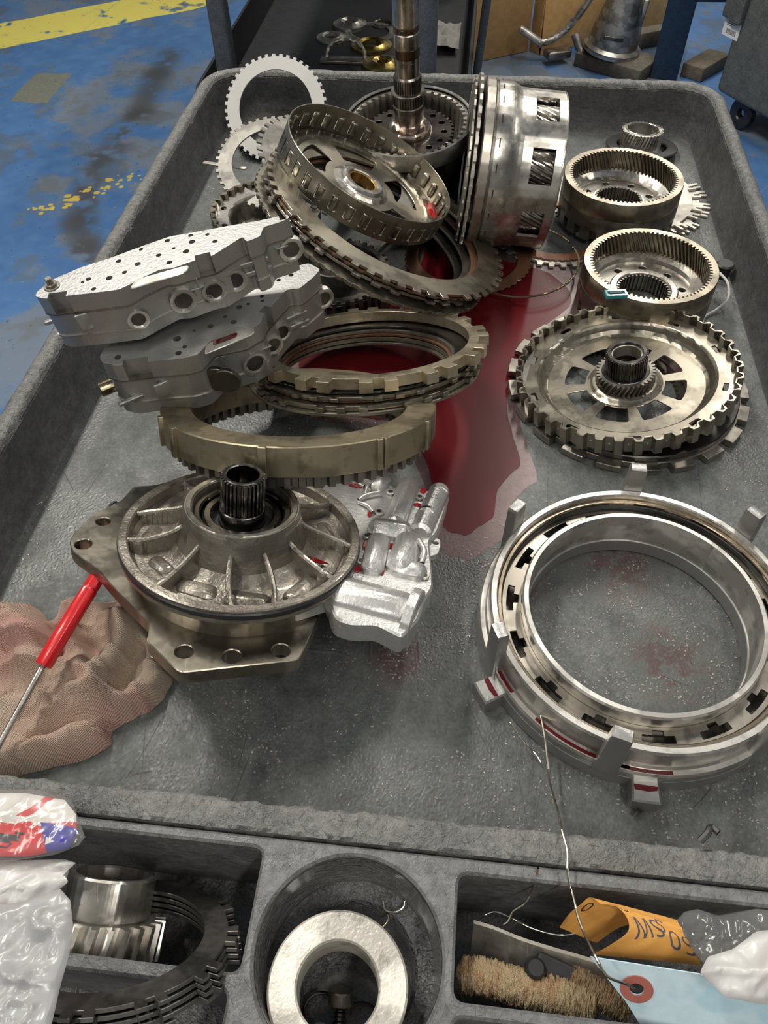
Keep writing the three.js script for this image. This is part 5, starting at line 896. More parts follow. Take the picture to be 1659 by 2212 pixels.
// ---- right pocket: bent bracket, felt strips, envelope, bags, tag and wire
const C5 = (x, y, h) => at(960 + x * 0.4213, 1700 + y * 0.4213, h);
{
  const o = thing('steel_bracket', 'bent pale steel band with a hooked end in the right deck pocket', 'bracket');
  const prof = [[150, 700, 0.026], [250, 730, 0.025], [400, 790, 0.023], [560, 840, 0.021], [700, 880, 0.019], [860, 930, 0.017]].map(q => C5(...q));
  const cur = new THREE.CatmullRomCurve3(prof), N = 30, pos = [], idx = [];
  for (let i = 0; i <= N; i++) { const t = i / N, p = cur.getPoint(t), hgt = t > 0.33 && t < 0.46 ? 0.016 : t <= 0.33 ? 0.020 : 0.011; for (const [dy, dz] of [[0, 0], [0, -0.0018], [-hgt, -0.0018], [-hgt, 0]]) pos.push(p.x, p.y + dy, p.z + dz + (dy < 0 ? 0.011 : 0)); }
  for (let i = 0; i < N; i++) for (let k = 0; k < 4; k++) { const a = i * 4 + k, b = i * 4 + (k + 1) % 4; idx.push(a, b, a + 4, b, b + 4, a + 4); } idx.push(0, 2, 1, 0, 3, 2, N * 4, N * 4 + 1, N * 4 + 2, N * 4, N * 4 + 2, N * 4 + 3);
  const g = new THREE.BufferGeometry(); g.setAttribute('position', new THREE.Float32BufferAttribute(pos, 3)); g.setIndex(idx); g.computeVertexNormals();
  mesh('band', g, metal(0.62, 0.59, 0.53, 0.5, { metalness: 0.6 }), o, 0.5);
  mesh('hook', tube([[215, 700, 0.02], [195, 760, 0.012], [165, 805, 0.010], [155, 780, 0.012], [180, 765, 0.014]].map(q => C5(...q)), 0.0011, 30, 8), M.steelBright, o, 2);
  const p = C5(690, 940, 0.006); mesh('foot', rbox(0.046, 0.004, 0.010, p.x, p.y, p.z, 0.001, -0.3), M.steel, o);
  shadows(o);
  // felt strips
  const feltTex = dataTex(256, (u, v) => fbm(u * 50, v * 50, 50, 4, 0.7));
  const strip = (label, pts, w, h, col) => {
    const cv = new THREE.CatmullRomCurve3(pts.map(q => C5(...q))), NL = 220, NW = 40, pos = [], uv = [], idx = [], cl = [];
    for (let i = 0; i <= NL; i++) { const t = i / NL, p = cv.getPoint(t), tg = cv.getTangent(t), sx = -tg.z, sz = tg.x, end = Math.min(1, Math.min(t, 1 - t) * 18 + 0.25); for (let k = 0; k <= NW; k++) { const a = k / NW * TAU, f = 1 + 0.30 * (fbm(i * 0.16 + 3, k * 0.4 + 7, 256, 3) - 0.5) + 0.34 * (vnoise(i * 0.9, k * 0.9, 1024) - 0.5), cw = Math.cos(a) * w * f * end, ch = Math.sin(a) * h * f * end; pos.push(p.x + sx * cw, p.y + ch, p.z + sz * cw); uv.push(t * 6, k / NW * 2); const q = sm(0.5, 0.68, fbm(i * 0.10 + 31, k * 0.16, 256, 4)); for (let c = 0; c < 3; c++) cl.push(col[c] * (1 - 0.45 * q) + [0.42, 0.16, 0.06][c] * 0.45 * q); } }
    for (let i = 0; i < NL; i++) for (let k = 0; k < NW; k++) { const a = i * (NW + 1) + k; idx.push(a, a + NW + 1, a + 1, a + 1, a + NW + 1, a + NW + 2); }
    const g = new THREE.BufferGeometry(); g.setAttribute('position', new THREE.Float32BufferAttribute(pos, 3)); g.setAttribute('uv', new THREE.Float32BufferAttribute(uv, 2)); g.setAttribute('color', new THREE.Float32BufferAttribute(cl, 3)); g.setIndex(idx); g.computeVertexNormals();
    const m = new THREE.Mesh(g, new THREE.MeshPhysicalMaterial({ vertexColors: true, roughness: 1, bumpMap: feltTex, bumpScale: 0.003, sheen: 0.5, sheenColor: new THREE.Color(0.7, 0.6, 0.45) })); m.name = numbered('felt_strip'); scene.add(m); tag(m, label, 'felt strip');
  };
  strip('fuzzy tan felt strip lying along the right pocket under the bracket', [[60, 950, 0.026], [250, 985, 0.028], [450, 1040, 0.029], [650, 1095, 0.028], [780, 1140, 0.026]], 0.0085, 0.006, [0.52, 0.39, 0.22]);
  strip('shorter fuzzy tan felt strip reaching under the blue tag', [[630, 980, 0.024], [750, 1035, 0.026], [860, 1095, 0.027], [960, 1150, 0.026]], 0.0070, 0.005, [0.40, 0.28, 0.15]);
  const c = C5(455, 945, 0.026), k = thing('rubber_plug', 'black ribbed rubber plug standing between bracket and felt strip', 'plug', c);
  mesh('body', lathe([[0, -0.004], [0.0062, -0.004], [0.0068, 0], [0.0060, 0.001], [0.0068, 0.002], [0.0066, 0.004], [0.0058, 0.0045], [0.0052, 0.009], [0.004, 0.011], [0, 0.0112]], 30), M.rubber, k, 0.6); shadows(k);
  const kb = C5(560, 960, 0.022), blk = mesh('rubber_block', rbox(0.022, 0.012, 0.014, 0, 0, 0, 0.002), M.rubber); blk.position.copy(kb); blk.rotation.y = -0.3; tag(blk, 'black rubber block beside the ribbed plug in the right pocket', 'block');
}
// envelope
function canvasTex(w, h, draw) { const c = document.createElement('canvas'); c.width = w; c.height = h; const x = c.getContext('2d'); draw(x, w, h); const t = new THREE.CanvasTexture(c); t.colorSpace = THREE.SRGBColorSpace; return t; }
{
  // a manila envelope bent over into an open roll: cross-section swept along its length
  const rows = [[[748, 565], [1190, 680]], [[800, 600], [1200, 700]], [[870, 608], [1215, 720]], [[930, 660], [1230, 760]], [[945, 730], [1255, 800]], [[850, 810], [1300, 880]], [[760, 858], [1320, 915]]];
  const hs = [0.070, 0.073, 0.074, 0.074, 0.072, 0.066, 0.058];
  const top = rows.map(([a, b], i) => [C5(...a, hs[i]), C5(...b, hs[i] - 0.004)]);
  const lip = [[590, 720, 0.052], [640, 650, 0.060], [700, 600, 0.066], [748, 565, 0.070]].map(q => C5(...q));
  const lipB = [[780, 800, 0.040], [900, 720, 0.050], [1050, 690, 0.058], [1190, 680, 0.066]].map(q => C5(...q));
  const A = [...lip.map((p, i) => [p, lipB[i]]).slice(0, 3), ...top];
  const ca = new THREE.CatmullRomCurve3(A.map(q => q[0])), cb = new THREE.CatmullRomCurve3(A.map(q => q[1])), NU = 60, NV = 24, pos = [], uv = [], idx = [];
  for (let i = 0; i <= NU; i++) for (let j = 0; j <= NV; j++) { const p = ca.getPoint(i / NU).lerp(cb.getPoint(i / NU), j / NV); p.y += 0.0012 * (fbm(i * 0.2 + 4, j * 0.3 + 2, 64, 2) - 0.5); pos.push(p.x, p.y, p.z); uv.push(j / NV, 1 - i / NU); }
  for (let i = 0; i < NU; i++) for (let j = 0; j < NV; j++) { const a = i * (NV + 1) + j; idx.push(a, a + NV + 1, a + 1, a + 1, a + NV + 1, a + NV + 2); }
  const g = new THREE.BufferGeometry(); g.setAttribute('position', new THREE.Float32BufferAttribute(pos, 3)); g.setAttribute('uv', new THREE.Float32BufferAttribute(uv, 2)); g.setIndex(idx); g.computeVertexNormals();
  const t = canvasTex(512, 768, (x, w, h) => {
    x.fillStyle = '#d59a4c'; x.fillRect(0, 0, w, h);
    for (let i = 0; i < 900; i++) { x.fillStyle = `rgba(${rnd() < 0.5 ? '110,60,15' : '240,190,110'},0.06)`; x.fillRect(rnd() * w, rnd() * h, 3 + rnd() * 12, 1 + rnd() * 3); }
    x.strokeStyle = '#3d3a44'; x.lineWidth = 12; x.lineCap = 'round'; x.lineJoin = 'round';
    const stroke = (pts, c) => { if (c) x.strokeStyle = c; x.beginPath(); pts.forEach(([a, b], i) => i ? x.lineTo(a, b) : x.moveTo(a, b)); x.stroke(); };
    const glyph = (s, px, py, size, ang, c) => { x.save(); x.translate(px, py); x.rotate(ang); x.font = `${size}px sans-serif`; x.fillStyle = c; x.fillText(s, 0, 0); x.restore(); };
    glyph('70', 30, 330, 120, 1.9, '#3a2230'); glyph('MS', 70, 640, 190, -0.2, '#4b4d5c'); glyph('5', 250, 540, 170, 0.3, '#4b4d5c'); glyph('09', 330, 640, 190, 0.2, '#54505c'); glyph('0', 20, 190, 110, 0.3, '#3a2230');
  });
  const m = new THREE.Mesh(g, new THREE.MeshPhysicalMaterial({ map: t, roughness: 0.8, side: THREE.DoubleSide, bumpMap: texFine, bumpScale: 0.0004 })); m.name = numbered('paper_envelope'); scene.add(m); tag(m, 'rolled orange paper envelope with dark handwriting in the right pocket', 'envelope');
}
// crumpled plastic bags
function nearest(x, z, P) { let best = [0, 0, 9]; for (let i = 0, j = P.length - 1; i < P.length; j = i++) { const dx = P[i][0] - P[j][0], dz = P[i][1] - P[j][1], t = Math.min(1, Math.max(0, ((x - P[j][0]) * dx + (z - P[j][1]) * dz) / (dx * dx + dz * dz))), a = P[j][0] + t * dx, b = P[j][1] + t * dz, d = Math.hypot(x - a, z - b); if (d < best[2]) best = [a, b, d]; } return best; }
function bag(name, label, outline, h, seedOff, mat, amp = 0.006, thick = 0.014, mapUV) {
  const P = outline.map(q => { const p = at(q[0], q[1], h); return [p.x, p.z]; }), x0 = Math.min(...P.map(p => p[0])), x1 = Math.max(...P.map(p => p[0])), z0 = Math.min(...P.map(p => p[1])), z1 = Math.max(...P.map(p => p[1])), st = 0.0016, nx = Math.ceil((x1 - x0) / st), nz = Math.ceil((z1 - z0) / st);
  const pos = [], uv = [], idx = [];
  const ridged = (x, z) => { let s = 0, a = 1, f = 42; for (let o = 0; o < 4; o++) { s += a * Math.pow(1 - Math.abs(fbm(x * f + seedOff + o * 13, z * f + seedOff * 2, 256, 2) * 2 - 1), 5); a *= 0.55; f *= 1.9; } return s; };
  for (const side of [1, -1]) {
    const id = new Int32Array((nx + 3) * (nz + 3)).fill(-1);
    for (let j = -1; j <= nz + 1; j++) for (let i = -1; i <= nx + 1; i++) { let x = x0 + i * st, z = z0 + j * st, d = 0; if (inPoly(x, z, P)) d = polyDist(x, z, P); else { const n = nearest(x, z, P); if (n[2] > st * 1.5) continue; x = n[0]; z = n[1]; } const e = Math.sqrt(Math.min(1, d / 0.016)); id[(j + 1) * (nx + 3) + i + 1] = pos.length / 3; pos.push(x, h + side * (thick * e + amp * e * (ridged(x + side * 3, z) - 0.9)), z); uv.push((x - x0) / (x1 - x0), 1 - (z - z0) / (z1 - z0)); }
    for (let j = 0; j < nz + 2; j++) for (let i = 0; i < nx + 2; i++) { const q = [id[j * (nx + 3) + i], id[j * (nx + 3) + i + 1], id[(j + 1) * (nx + 3) + i], id[(j + 1) * (nx + 3) + i + 1]]; if (Math.min(...q) < 0) continue; side > 0 ? idx.push(q[0], q[2], q[1], q[1], q[2], q[3]) : idx.push(q[0], q[1], q[2], q[1], q[3], q[2]); }
  }
  const g = new THREE.BufferGeometry(); g.setAttribute('position', new THREE.Float32BufferAttribute(pos, 3)); g.setAttribute('uv', new THREE.Float32BufferAttribute(uv, 2)); g.setIndex(idx); g.computeVertexNormals();
  const m = new THREE.Mesh(g, mat); m.name = numbered(name); scene.add(m); if (label) tag(m, label, 'bag'); return m;
}
const clearBag = new THREE.MeshPhysicalMaterial({ color: new THREE.Color().setRGB(0.86, 0.86, 0.85), roughness: 0.14, transmission: 0.9, thickness: 0, ior: 1.45, side: THREE.DoubleSide });
const milkBag = new THREE.MeshPhysicalMaterial({ color: new THREE.Color().setRGB(0.78, 0.77, 0.76), roughness: 0.45, transmission: 0.28, thickness: 0, clearcoat: 0.5, clearcoatRoughness: 0.2, side: THREE.DoubleSide });
const C5q = l => l.map(([x, y]) => [960 + x * 0.4213, 1700 + y * 0.4213]);
bag('plastic_bag', 'clear crumpled plastic bag beside the rolled envelope', C5q([[1185, 690], [1230, 640], [1300, 625], [1400, 660], [1500, 640], [1600, 625], [1760, 640], [1760, 900], [1500, 900], [1330, 905], [1250, 820], [1200, 770]]), 0.055, 11, clearBag, 0.006, 0.010);
bag('plastic_bag', 'white crumpled plastic bag lying on the blue paper tag', C5q([[1310, 950], [1350, 870], [1480, 830], [1600, 740], [1780, 720], [1780, 1110], [1620, 1115], [1500, 1090], [1440, 1080], [1400, 1040]]), 0.088, 47, milkBag, 0.008, 0.009);
{
  // blue paper tag with a reinforced hole
  const c = C5(985, 1035, 0.060), o = thing('paper_tag', 'pale blue paper tag with a reinforced red eyelet hanging over the right pocket', 'tag', [c.x, 0.060, c.z]); lean(o, -0.12, 0.62, 0.78);
  const out = [[748, 872], [1310, 960], [1500, 1060], [1800, 1140], [1800, 1330], [1010, 1230], [930, 1100]].map(([x, y]) => { const p = onFrame(o, 960 + x * 0.4213, 1700 + y * 0.4213, 0); return [p.x, -p.z]; });
  const tex = dataTex(256, (u, v) => { const a = fbm(u * 5, v * 5, 5, 4), b = fbm(u * 30, v * 30, 30, 3), k = 0.05 * (b - 0.5), s = sm(0.56, 0.7, a); return [0.80 - 0.08 * s + k, 0.89 - 0.04 * s + k, 0.93 - 0.02 * s + k]; }, true);
  mesh('sheet', ext(out, [circle(0.0034, 24)], 0.0006, 0, -0.0006), new THREE.MeshPhysicalMaterial({ map: tex, roughness: 0.8 }), o, 0.4);
  const ey = mesh('eyelet', ringSolid(0.0034, 0.0078, 0, 0.0006, 0.0002, 48), paint(0.42, 0.13, 0.10, 0.6), o);
  mesh('eyelet_hole_shade', cyl(0.0033, -0.0016, -0.0012, 0.0001, 24), M.hole, ey);  // dark disc added behind the opening as its shade
  shadows(o);
  const wl = [[560, 0, 0.03], [580, 120, 0.045], [605, 230, 0.066], [630, 330, 0.066], [632, 450, 0.066], [660, 560, 0.068], [690, 680, 0.072], [740, 800, 0.078], [780, 880, 0.083], [830, 965, 0.078], [930, 1010, 0.069], [975, 1030, 0.062]].map(p => C5(...p));
  const pre = [[1168, 1545, 0.025], [1178, 1600, 0.024], [1182, 1640, 0.022], [1184, 1655, 0.021], [1186, 1680, 0.024]].map(p => at(...p));
  tag(mesh('tag_wire', tube([...pre, ...wl.slice(1)], 0.0007, 220, 7), metal(0.70, 0.66, 0.55, 0.3), null, 2), 'thin wire running from the aluminium housing to the blue paper tag', 'wire');
  tag(mesh('tag_wire', tube([[1100, 1558, 0.018], [1130, 1600, 0.012], [1158, 1630, 0.006], [1168, 1646, 0.004]].map(p => at(...p)), 0.0006, 40, 7), metal(0.70, 0.66, 0.55, 0.3), null, 2), 'short loose wire end lying beside the aluminium housing', 'wire');
  tag(mesh('tag_wire', tube([[480, 415, 0.060], [465, 490, 0.050], [420, 590, 0.040], [350, 640, 0.034], [325, 690, 0.032], [300, 705, 0.030]].map(p => C5(...p)), 0.0007, 80, 7), metal(0.70, 0.66, 0.55, 0.3), null, 2), 'thin wire bent down from the deck edge to the steel bracket', 'wire');
  tag(mesh('tag_wire', tube([[210, 655, 0.028], [260, 640, 0.030], [340, 670, 0.031], [450, 725, 0.034], [600, 760, 0.040], [720, 735, 0.046], [780, 690, 0.05]].map(p => C5(...p)), 0.0005, 80, 7), metal(0.45, 0.44, 0.42, 0.3), null, 2), 'thin dark wire loop from the bracket into the envelope', 'wire');
}
// ---- plastic packages at the left edge of the deck
{
  const label = canvasTex(512, 384, (x, w, h) => {
    x.fillStyle = '#e9e4df'; x.fillRect(0, 0, w, h);
    x.fillStyle = '#d8262b'; x.fillRect(0, 170, 330, 214); x.beginPath(); x.moveTo(330, 0); x.lineTo(372, 0); x.lineTo(290, 150); x.lineTo(250, 150); x.fill();
    x.fillStyle = '#e9e4df'; x.beginPath(); x.moveTo(100, 170); x.lineTo(330, 170); x.lineTo(160, 215); x.fill();
    x.fillStyle = '#e01f26'; x.fillRect(0, 190, 420, 190); x.fillStyle = '#e9e4df'; x.fillRect(0, 150, 260, 45);
    x.fillStyle = '#3a35a8'; x.beginPath(); x.moveTo(360, 170); x.lineTo(512, 150); x.lineTo(512, 300); x.lineTo(430, 350); x.fill();
    x.fillStyle = '#d8262b'; x.beginPath(); x.moveTo(380, 165); x.lineTo(512, 130); x.lineTo(512, 170); x.fill();
    x.fillStyle = '#f4f1ee'; x.beginPath(); x.moveTo(400, 240); x.lineTo(440, 260); x.lineTo(405, 285); x.fill();
    x.save(); x.translate(200, 260); x.fillStyle = '#221b22'; x.fillRect(-90, -10, 180, 34); x.fillRect(-60, 22, 120, 16); x.fillRect(-110, -26, 46, 12); x.fillRect(64, -26, 46, 12); x.strokeStyle = '#221b22'; x.lineWidth = 8; x.beginPath(); x.moveTo(-66, 36); x.lineTo(-50, 62); x.lineTo(50, 62); x.lineTo(66, 36); x.stroke(); for (const s of [-58, 58]) { x.beginPath(); x.arc(s, 10, 13, 0, 7); x.fill(); } x.restore();
    x.fillStyle = '#31292c'; x.save(); x.translate(180, 380); x.rotate(Math.PI); x.scale(-1, 1); x.font = 'bold 52px sans-serif'; x.fillText('010', -60, 36); x.restore();
    x.save(); x.translate(120, 60); x.rotate(Math.PI); x.scale(-1, 1); x.fillStyle = '#555'; x.font = '34px sans-serif'; x.fillText('OMIO', -90, 20); x.font = '24px sans-serif'; x.fillText('CAC', -90, -40); x.restore();
  });
  const pk = bag('parts_package', 'sealed plastic package with red, white and blue printed card at the deck edge', [[-60, 1712], [60, 1714], [140, 1728], [165, 1760], [166, 1800], [150, 1832], [60, 1850], [-60, 1850]], 0.088, 5, new THREE.MeshPhysicalMaterial({ map: label, roughness: 0.35, clearcoat: 0.8, clearcoatRoughness: 0.15 }), 0.0035, 0.005);
  pk.userData.category = 'package';
  bag('plastic_bag', 'clear sleeve around the red and blue printed package', [[-60, 1706], [80, 1706], [155, 1726], [170, 1770], [184, 1808], [170, 1826], [120, 1846], [-60, 1872]], 0.088, 21, clearBag, 0.003, 0.0075);
  bag('plastic_bag', 'grey white folded plastic bag under the printed package', [[-60, 1858], [60, 1858], [140, 1856], [164, 1864], [150, 1878], [100, 1885], [140, 1892], [148, 1905], [60, 1975], [-60, 2010]], 0.080, 33, milkBag, 0.005, 0.007);
  bag('plastic_bag', 'long cloudy plastic bag draped over the left deck edge', [[-60, 1960], [40, 1950], [130, 1920], [152, 1945], [158, 2000], [150, 2060], [128, 2140], [112, 2212], [110, 2300], [-60, 2300]], 0.104, 61, new THREE.MeshPhysicalMaterial({ color: new THREE.Color().setRGB(0.62, 0.62, 0.63), roughness: 0.35, transmission: 0.45, thickness: 0, clearcoat: 0.6, clearcoatRoughness: 0.15, side: THREE.DoubleSide }), 0.007, 0.007);
}

// ---- droplets added on the tray floor to give it glints
{
  const zones = [[960, 1120, 1110, 1430, 1500, 0.9], [1150, 1210, 1610, 1530, 1900, 0.8], [1040, 1560, 1690, 1830, 1300, 0.5], [380, 1480, 1040, 1740, 900, 0.35], [1560, 880, 1690, 1090, 500, 0.7], [560, 900, 900, 960, 420, 0.8], [1100, 560, 1280, 660, 380, 0.8], [380, 400, 480, 520, 260, 0.5], [1180, 420, 1260, 520, 200, 0.7], [20, 1060, 160, 1300, 160, 0.4], [700, 1340, 1000, 1470, 500, 0.7]];
  const total = zones.reduce((s, z) => s + z[4], 0), im = new THREE.InstancedMesh(new THREE.IcosahedronGeometry(1, 1), new THREE.MeshPhysicalMaterial({ color: new THREE.Color().setRGB(0.20, 0.19, 0.18), roughness: 0.12, clearcoat: 1, clearcoatRoughness: 0.05 }), total);
  const m4 = new THREE.Matrix4(), q = new THREE.Quaternion(); let k = 0;
  for (const [x0, y0, x1, y1, n] of zones) for (let i = 0; i < n; i++) {
    let p, tries = 0; do { p = at(rr(x0, x1), rr(y0, y1), 0); tries++; } while (tries < 12 && (fbm(p.x * 60 + 80, p.z * 60 + 80, 256, 3) < 0.46 || p.x < TX0 + 0.004 || p.x > TX1 - 0.004 || p.z > -0.142));
    if (p.x < TX0 + 0.004 || p.x > TX1 - 0.004 || p.z > -0.142) p = at(700, 1600, 0);
    const r = 0.00022 + 0.00065 * Math.pow(rnd(), 3); q.setFromAxisAngle(V(0, 1, 0), rnd() * TAU);
    im.setMatrixAt(k++, m4.compose(V(p.x, r * 0.2, p.z), q, V(r * rr(0.7, 2.0), r * 0.6, r)));
  }
  im.name = numbered('glint_droplets'); scene.add(im); tag(im, 'fine shiny droplets added over the tray floor for glints', 'droplets', null, 'stuff');
}

// ---- loose scraps on the ridge and tray floor
[[1527, 1806, 0.060, 0.010, 'black curled rubber scrap on the ridge below the aluminium housing'], [246, 1092, 0.002, 0.006, 'small dark scrap on the tray floor left of the pump'], [1375, 1758, 0.002, 0.005, 'tiny dark scrap on the tray floor by the housing lug']].forEach(([px, py, h, r, label]) => {
  const c = at(px, py, h), g = tube([V(-r * 0.5, 0, r * 0.4), V(-r * 0.1, r * 0.25, 0), V(r * 0.2, r * 0.1, -r * 0.4), V(r * 0.5, r * 0.2, -r * 0.1)], r * 0.2, 16, 7);
  const m = mesh('rubber_scrap', g, M.rubber, null, 1.2); m.position.set(c.x, h + r * 0.22, c.z); tag(m, label, 'scrap');
});
// ------------------------------------------------------------------ background: second cart, boxes, castings, stand, bin
const F = FLOOR_Y;
{
  const x0 = -0.735, x1 = -0.03, z0 = -3.25, z1 = -2.12, y = -0.47 - F;
  const o = thing('parts_cart', 'dark second cart behind the tray holding rings on its low shelf', 'cart', [0, F, 0]);
  const dk = new THREE.MeshPhysicalMaterial({ color: new THREE.Color().setRGB(0.035, 0.037, 0.042), roughness: 0.6, map: texPlastic, bumpMap: texPlasticBump, bumpScale: 0.0006 });
  mesh('shelf', rbox(x1 - x0, 0.02, z1 - z0, (x0 + x1) / 2, y - 0.01, (z0 + z1) / 2, 0.004), dk, o);
  mesh('shelf_wall', loftRect(x0, x1, z0, z1, 0.02, [[-0.006, y], [0, y + 0.03], [0.006, y + 0.085], [0.014, y + 0.085], [0.016, y + 0.07], [0.010, y - 0.03]]), dk, o, 0.9);
  const post = new THREE.MeshPhysicalMaterial({ color: new THREE.Color().setRGB(0.13, 0.135, 0.145), roughness: 0.6, map: texPlastic });
  for (const [x, z] of [[x0 + 0.067, z1 - 0.06], [x1 - 0.10, z1 - 0.06], [x0 + 0.05, z0 + 0.06], [x1 - 0.05, z0 + 0.06]]) {
    mesh('post', rbox(0.046, 1.0, 0.05, x, 0.58, z, 0.008), post, o);
    mesh('caster', turn(ringSolid(0.02, 0.055, -0.014, 0.014, 0.004, 36), 'Z', Math.PI / 2).translate(x, 0.056, z), M.rubber, o);
  }
  mesh('upper_shelf', rbox(x1 - x0, 0.08, z1 - z0, (x0 + x1) / 2, 1.06, (z0 + z1) / 2, 0.01), dk, o);
  mesh('side_bar', bar(V(x1 + 0.02, 0.16, z1 - 0.35), V(x1 + 0.05, 0.62, z1 - 0.30), 0.012, 12), post, o);
  shadows(o);
  const R = (name, label, px, py, r, ri, h, mat, cat = 'ring') => { const p = at(px, py, -0.462), m = mesh(name, lathe([[ri, 0], [ri, h * 0.7], [ri + (r - ri) * 0.3, h], [r * 0.82, h * 0.55], [r, h * 0.5], [r, 0], [ri, 0]], 60), mat, null, 0.7); m.position.set(p.x, -0.4695, p.z); tag(m, label, cat); };
  R('bearing_cup', 'silver flanged cup farthest back on the second cart shelf', 756, 52, 0.055, 0.018, 0.02, M.steel);
  R('thin_ring', 'dark thin ring beside the silver flanged cup on the second cart', 828, 48, 0.038, 0.027, 0.008, M.steelDark);
  R('bearing_cup', 'dull silver ring nearest the left wall of the second cart', 716, 78, 0.048, 0.022, 0.012, M.steelPale);
  R('brass_ring', 'large brass coloured ring on the second cart shelf', 803, 96, 0.064, 0.030, 0.016, M.brass);
  R('brass_ring', 'brass coloured disc with small centre hole near the second cart front', 826, 138, 0.060, 0.016, 0.02, M.brass);
  R('thin_ring', 'wide steel ring half under the brass rings of the second cart', 800, 66, 0.085, 0.062, 0.008, M.steel);
  const p = at(748, 118, -0.462), bk = thing('wire_bracket', 'grey bent metal bracket in front of the brass ring on the second cart', 'bracket', [p.x, -0.4695, p.z]);
  mesh('arch', tube([V(-0.06, 0, 0.03), V(-0.05, 0.03, 0), V(0, 0.045, -0.02), V(0.05, 0.03, 0), V(0.065, 0, 0.03)], 0.006, 30, 8), M.steelPale, bk, 2);
  mesh('base_plate', rbox(0.15, 0.008, 0.045, 0, 0.005, 0.035, 0.002), M.steelDark, bk); shadows(bk);
  const pc = at(968, 78, -0.45), cm = new THREE.PlaneGeometry(0.075, 0.20, 14, 24); cm.rotateX(-Math.PI / 2); { const q = cm.attributes.position; for (let i = 0; i < q.count; i++) q.setY(i, 0.05 * (fbm(q.getX(i) * 22 + 9, q.getZ(i) * 22 + 9, 64, 3) - 0.3)); }
  const pp = mesh('crumpled_paper', cm, new THREE.MeshPhysicalMaterial({ color: new THREE.Color().setRGB(0.26, 0.25, 0.23), roughness: 0.8, side: THREE.DoubleSide }), null, 0.3); pp.position.set(pc.x, -0.45, pc.z); tag(pp, 'crumpled grey paper at the right end of the second cart shelf', 'paper');
}
// ---- cardboard boxes
{
  const cardTex = dataTex(256, (u, v) => { const a = fbm(u * 6, v * 6, 6, 4), b = fbm(u * 40, v * 8, 40, 3); return [0.84 + 0.10 * (a - 0.5) + 0.05 * (b - 0.5), 0.67 + 0.10 * (a - 0.5) + 0.05 * (b - 0.5), 0.44 + 0.08 * (a - 0.5)]; }, true);
  const cm = (k) => new THREE.MeshPhysicalMaterial({ map: cardTex, color: new THREE.Color(k, k, k), roughness: 0.85 });
  const a = at(1140, 112, F), b = at(1020, 32, F), ang = Math.atan2(-(b.z - a.z), b.x - a.x), L = 0.52, D = 0.36, H = 0.34;
  const o = thing('cardboard_box', 'closed brown cardboard box standing on the blue floor beside the tan one', 'box', [a.x, F, a.z]); o.rotation.y = ang;
  mesh('body', rbox(L, H, D, L / 2, H / 2 + 0.001, -D / 2 * -1 - D, 0.004), cm(0.62), o);
  mesh('flap', rbox(L, 0.005, D * 0.5, L / 2, H + 0.004, -D * 0.75, 0.002), cm(0.6), o);
  mesh('tape', rbox(0.003, 0.10, 0.05, L + 0.001, H * 0.6, -D / 2, 0.001), paint(0.5, 0.42, 0.3, 0.3), o);
  shadows(o);
  const c = at(1163, 118, F), d = at(1432, 46, F), ang2 = Math.atan2(-(d.z - c.z), d.x - c.x), L2 = c.distanceTo(d);
  const p = thing('cardboard_box', 'tan half flattened cardboard box, next to the blue steel stand', 'box', [c.x, F, c.z]); p.rotation.y = ang2;
  const pan = (n, w, h, x, y, z, ry, rx) => { const g = new RoundedBoxGeometry(w, h, 0.006, 2, 0.002); g.rotateX(rx); g.rotateY(ry); g.translate(x, y, z); mesh(n, g, cm(0.98), p); };
  pan('front_panel', L2, 0.40, L2 / 2, 0.20, 0, 0, -0.06); pan('back_panel', L2, 0.36, L2 / 2, 0.18, -0.06, 0, 0); pan('side_panel', 0.06, 0.36, 0.0, 0.18, -0.03, Math.PI / 2, 0); pan('side_panel', 0.06, 0.36, L2, 0.18, -0.03, Math.PI / 2, 0);
  pan('front_flap', L2 * 0.98, 0.14, L2 / 2, 0.45, -0.06, 0, -0.6);
  shadows(p);
}
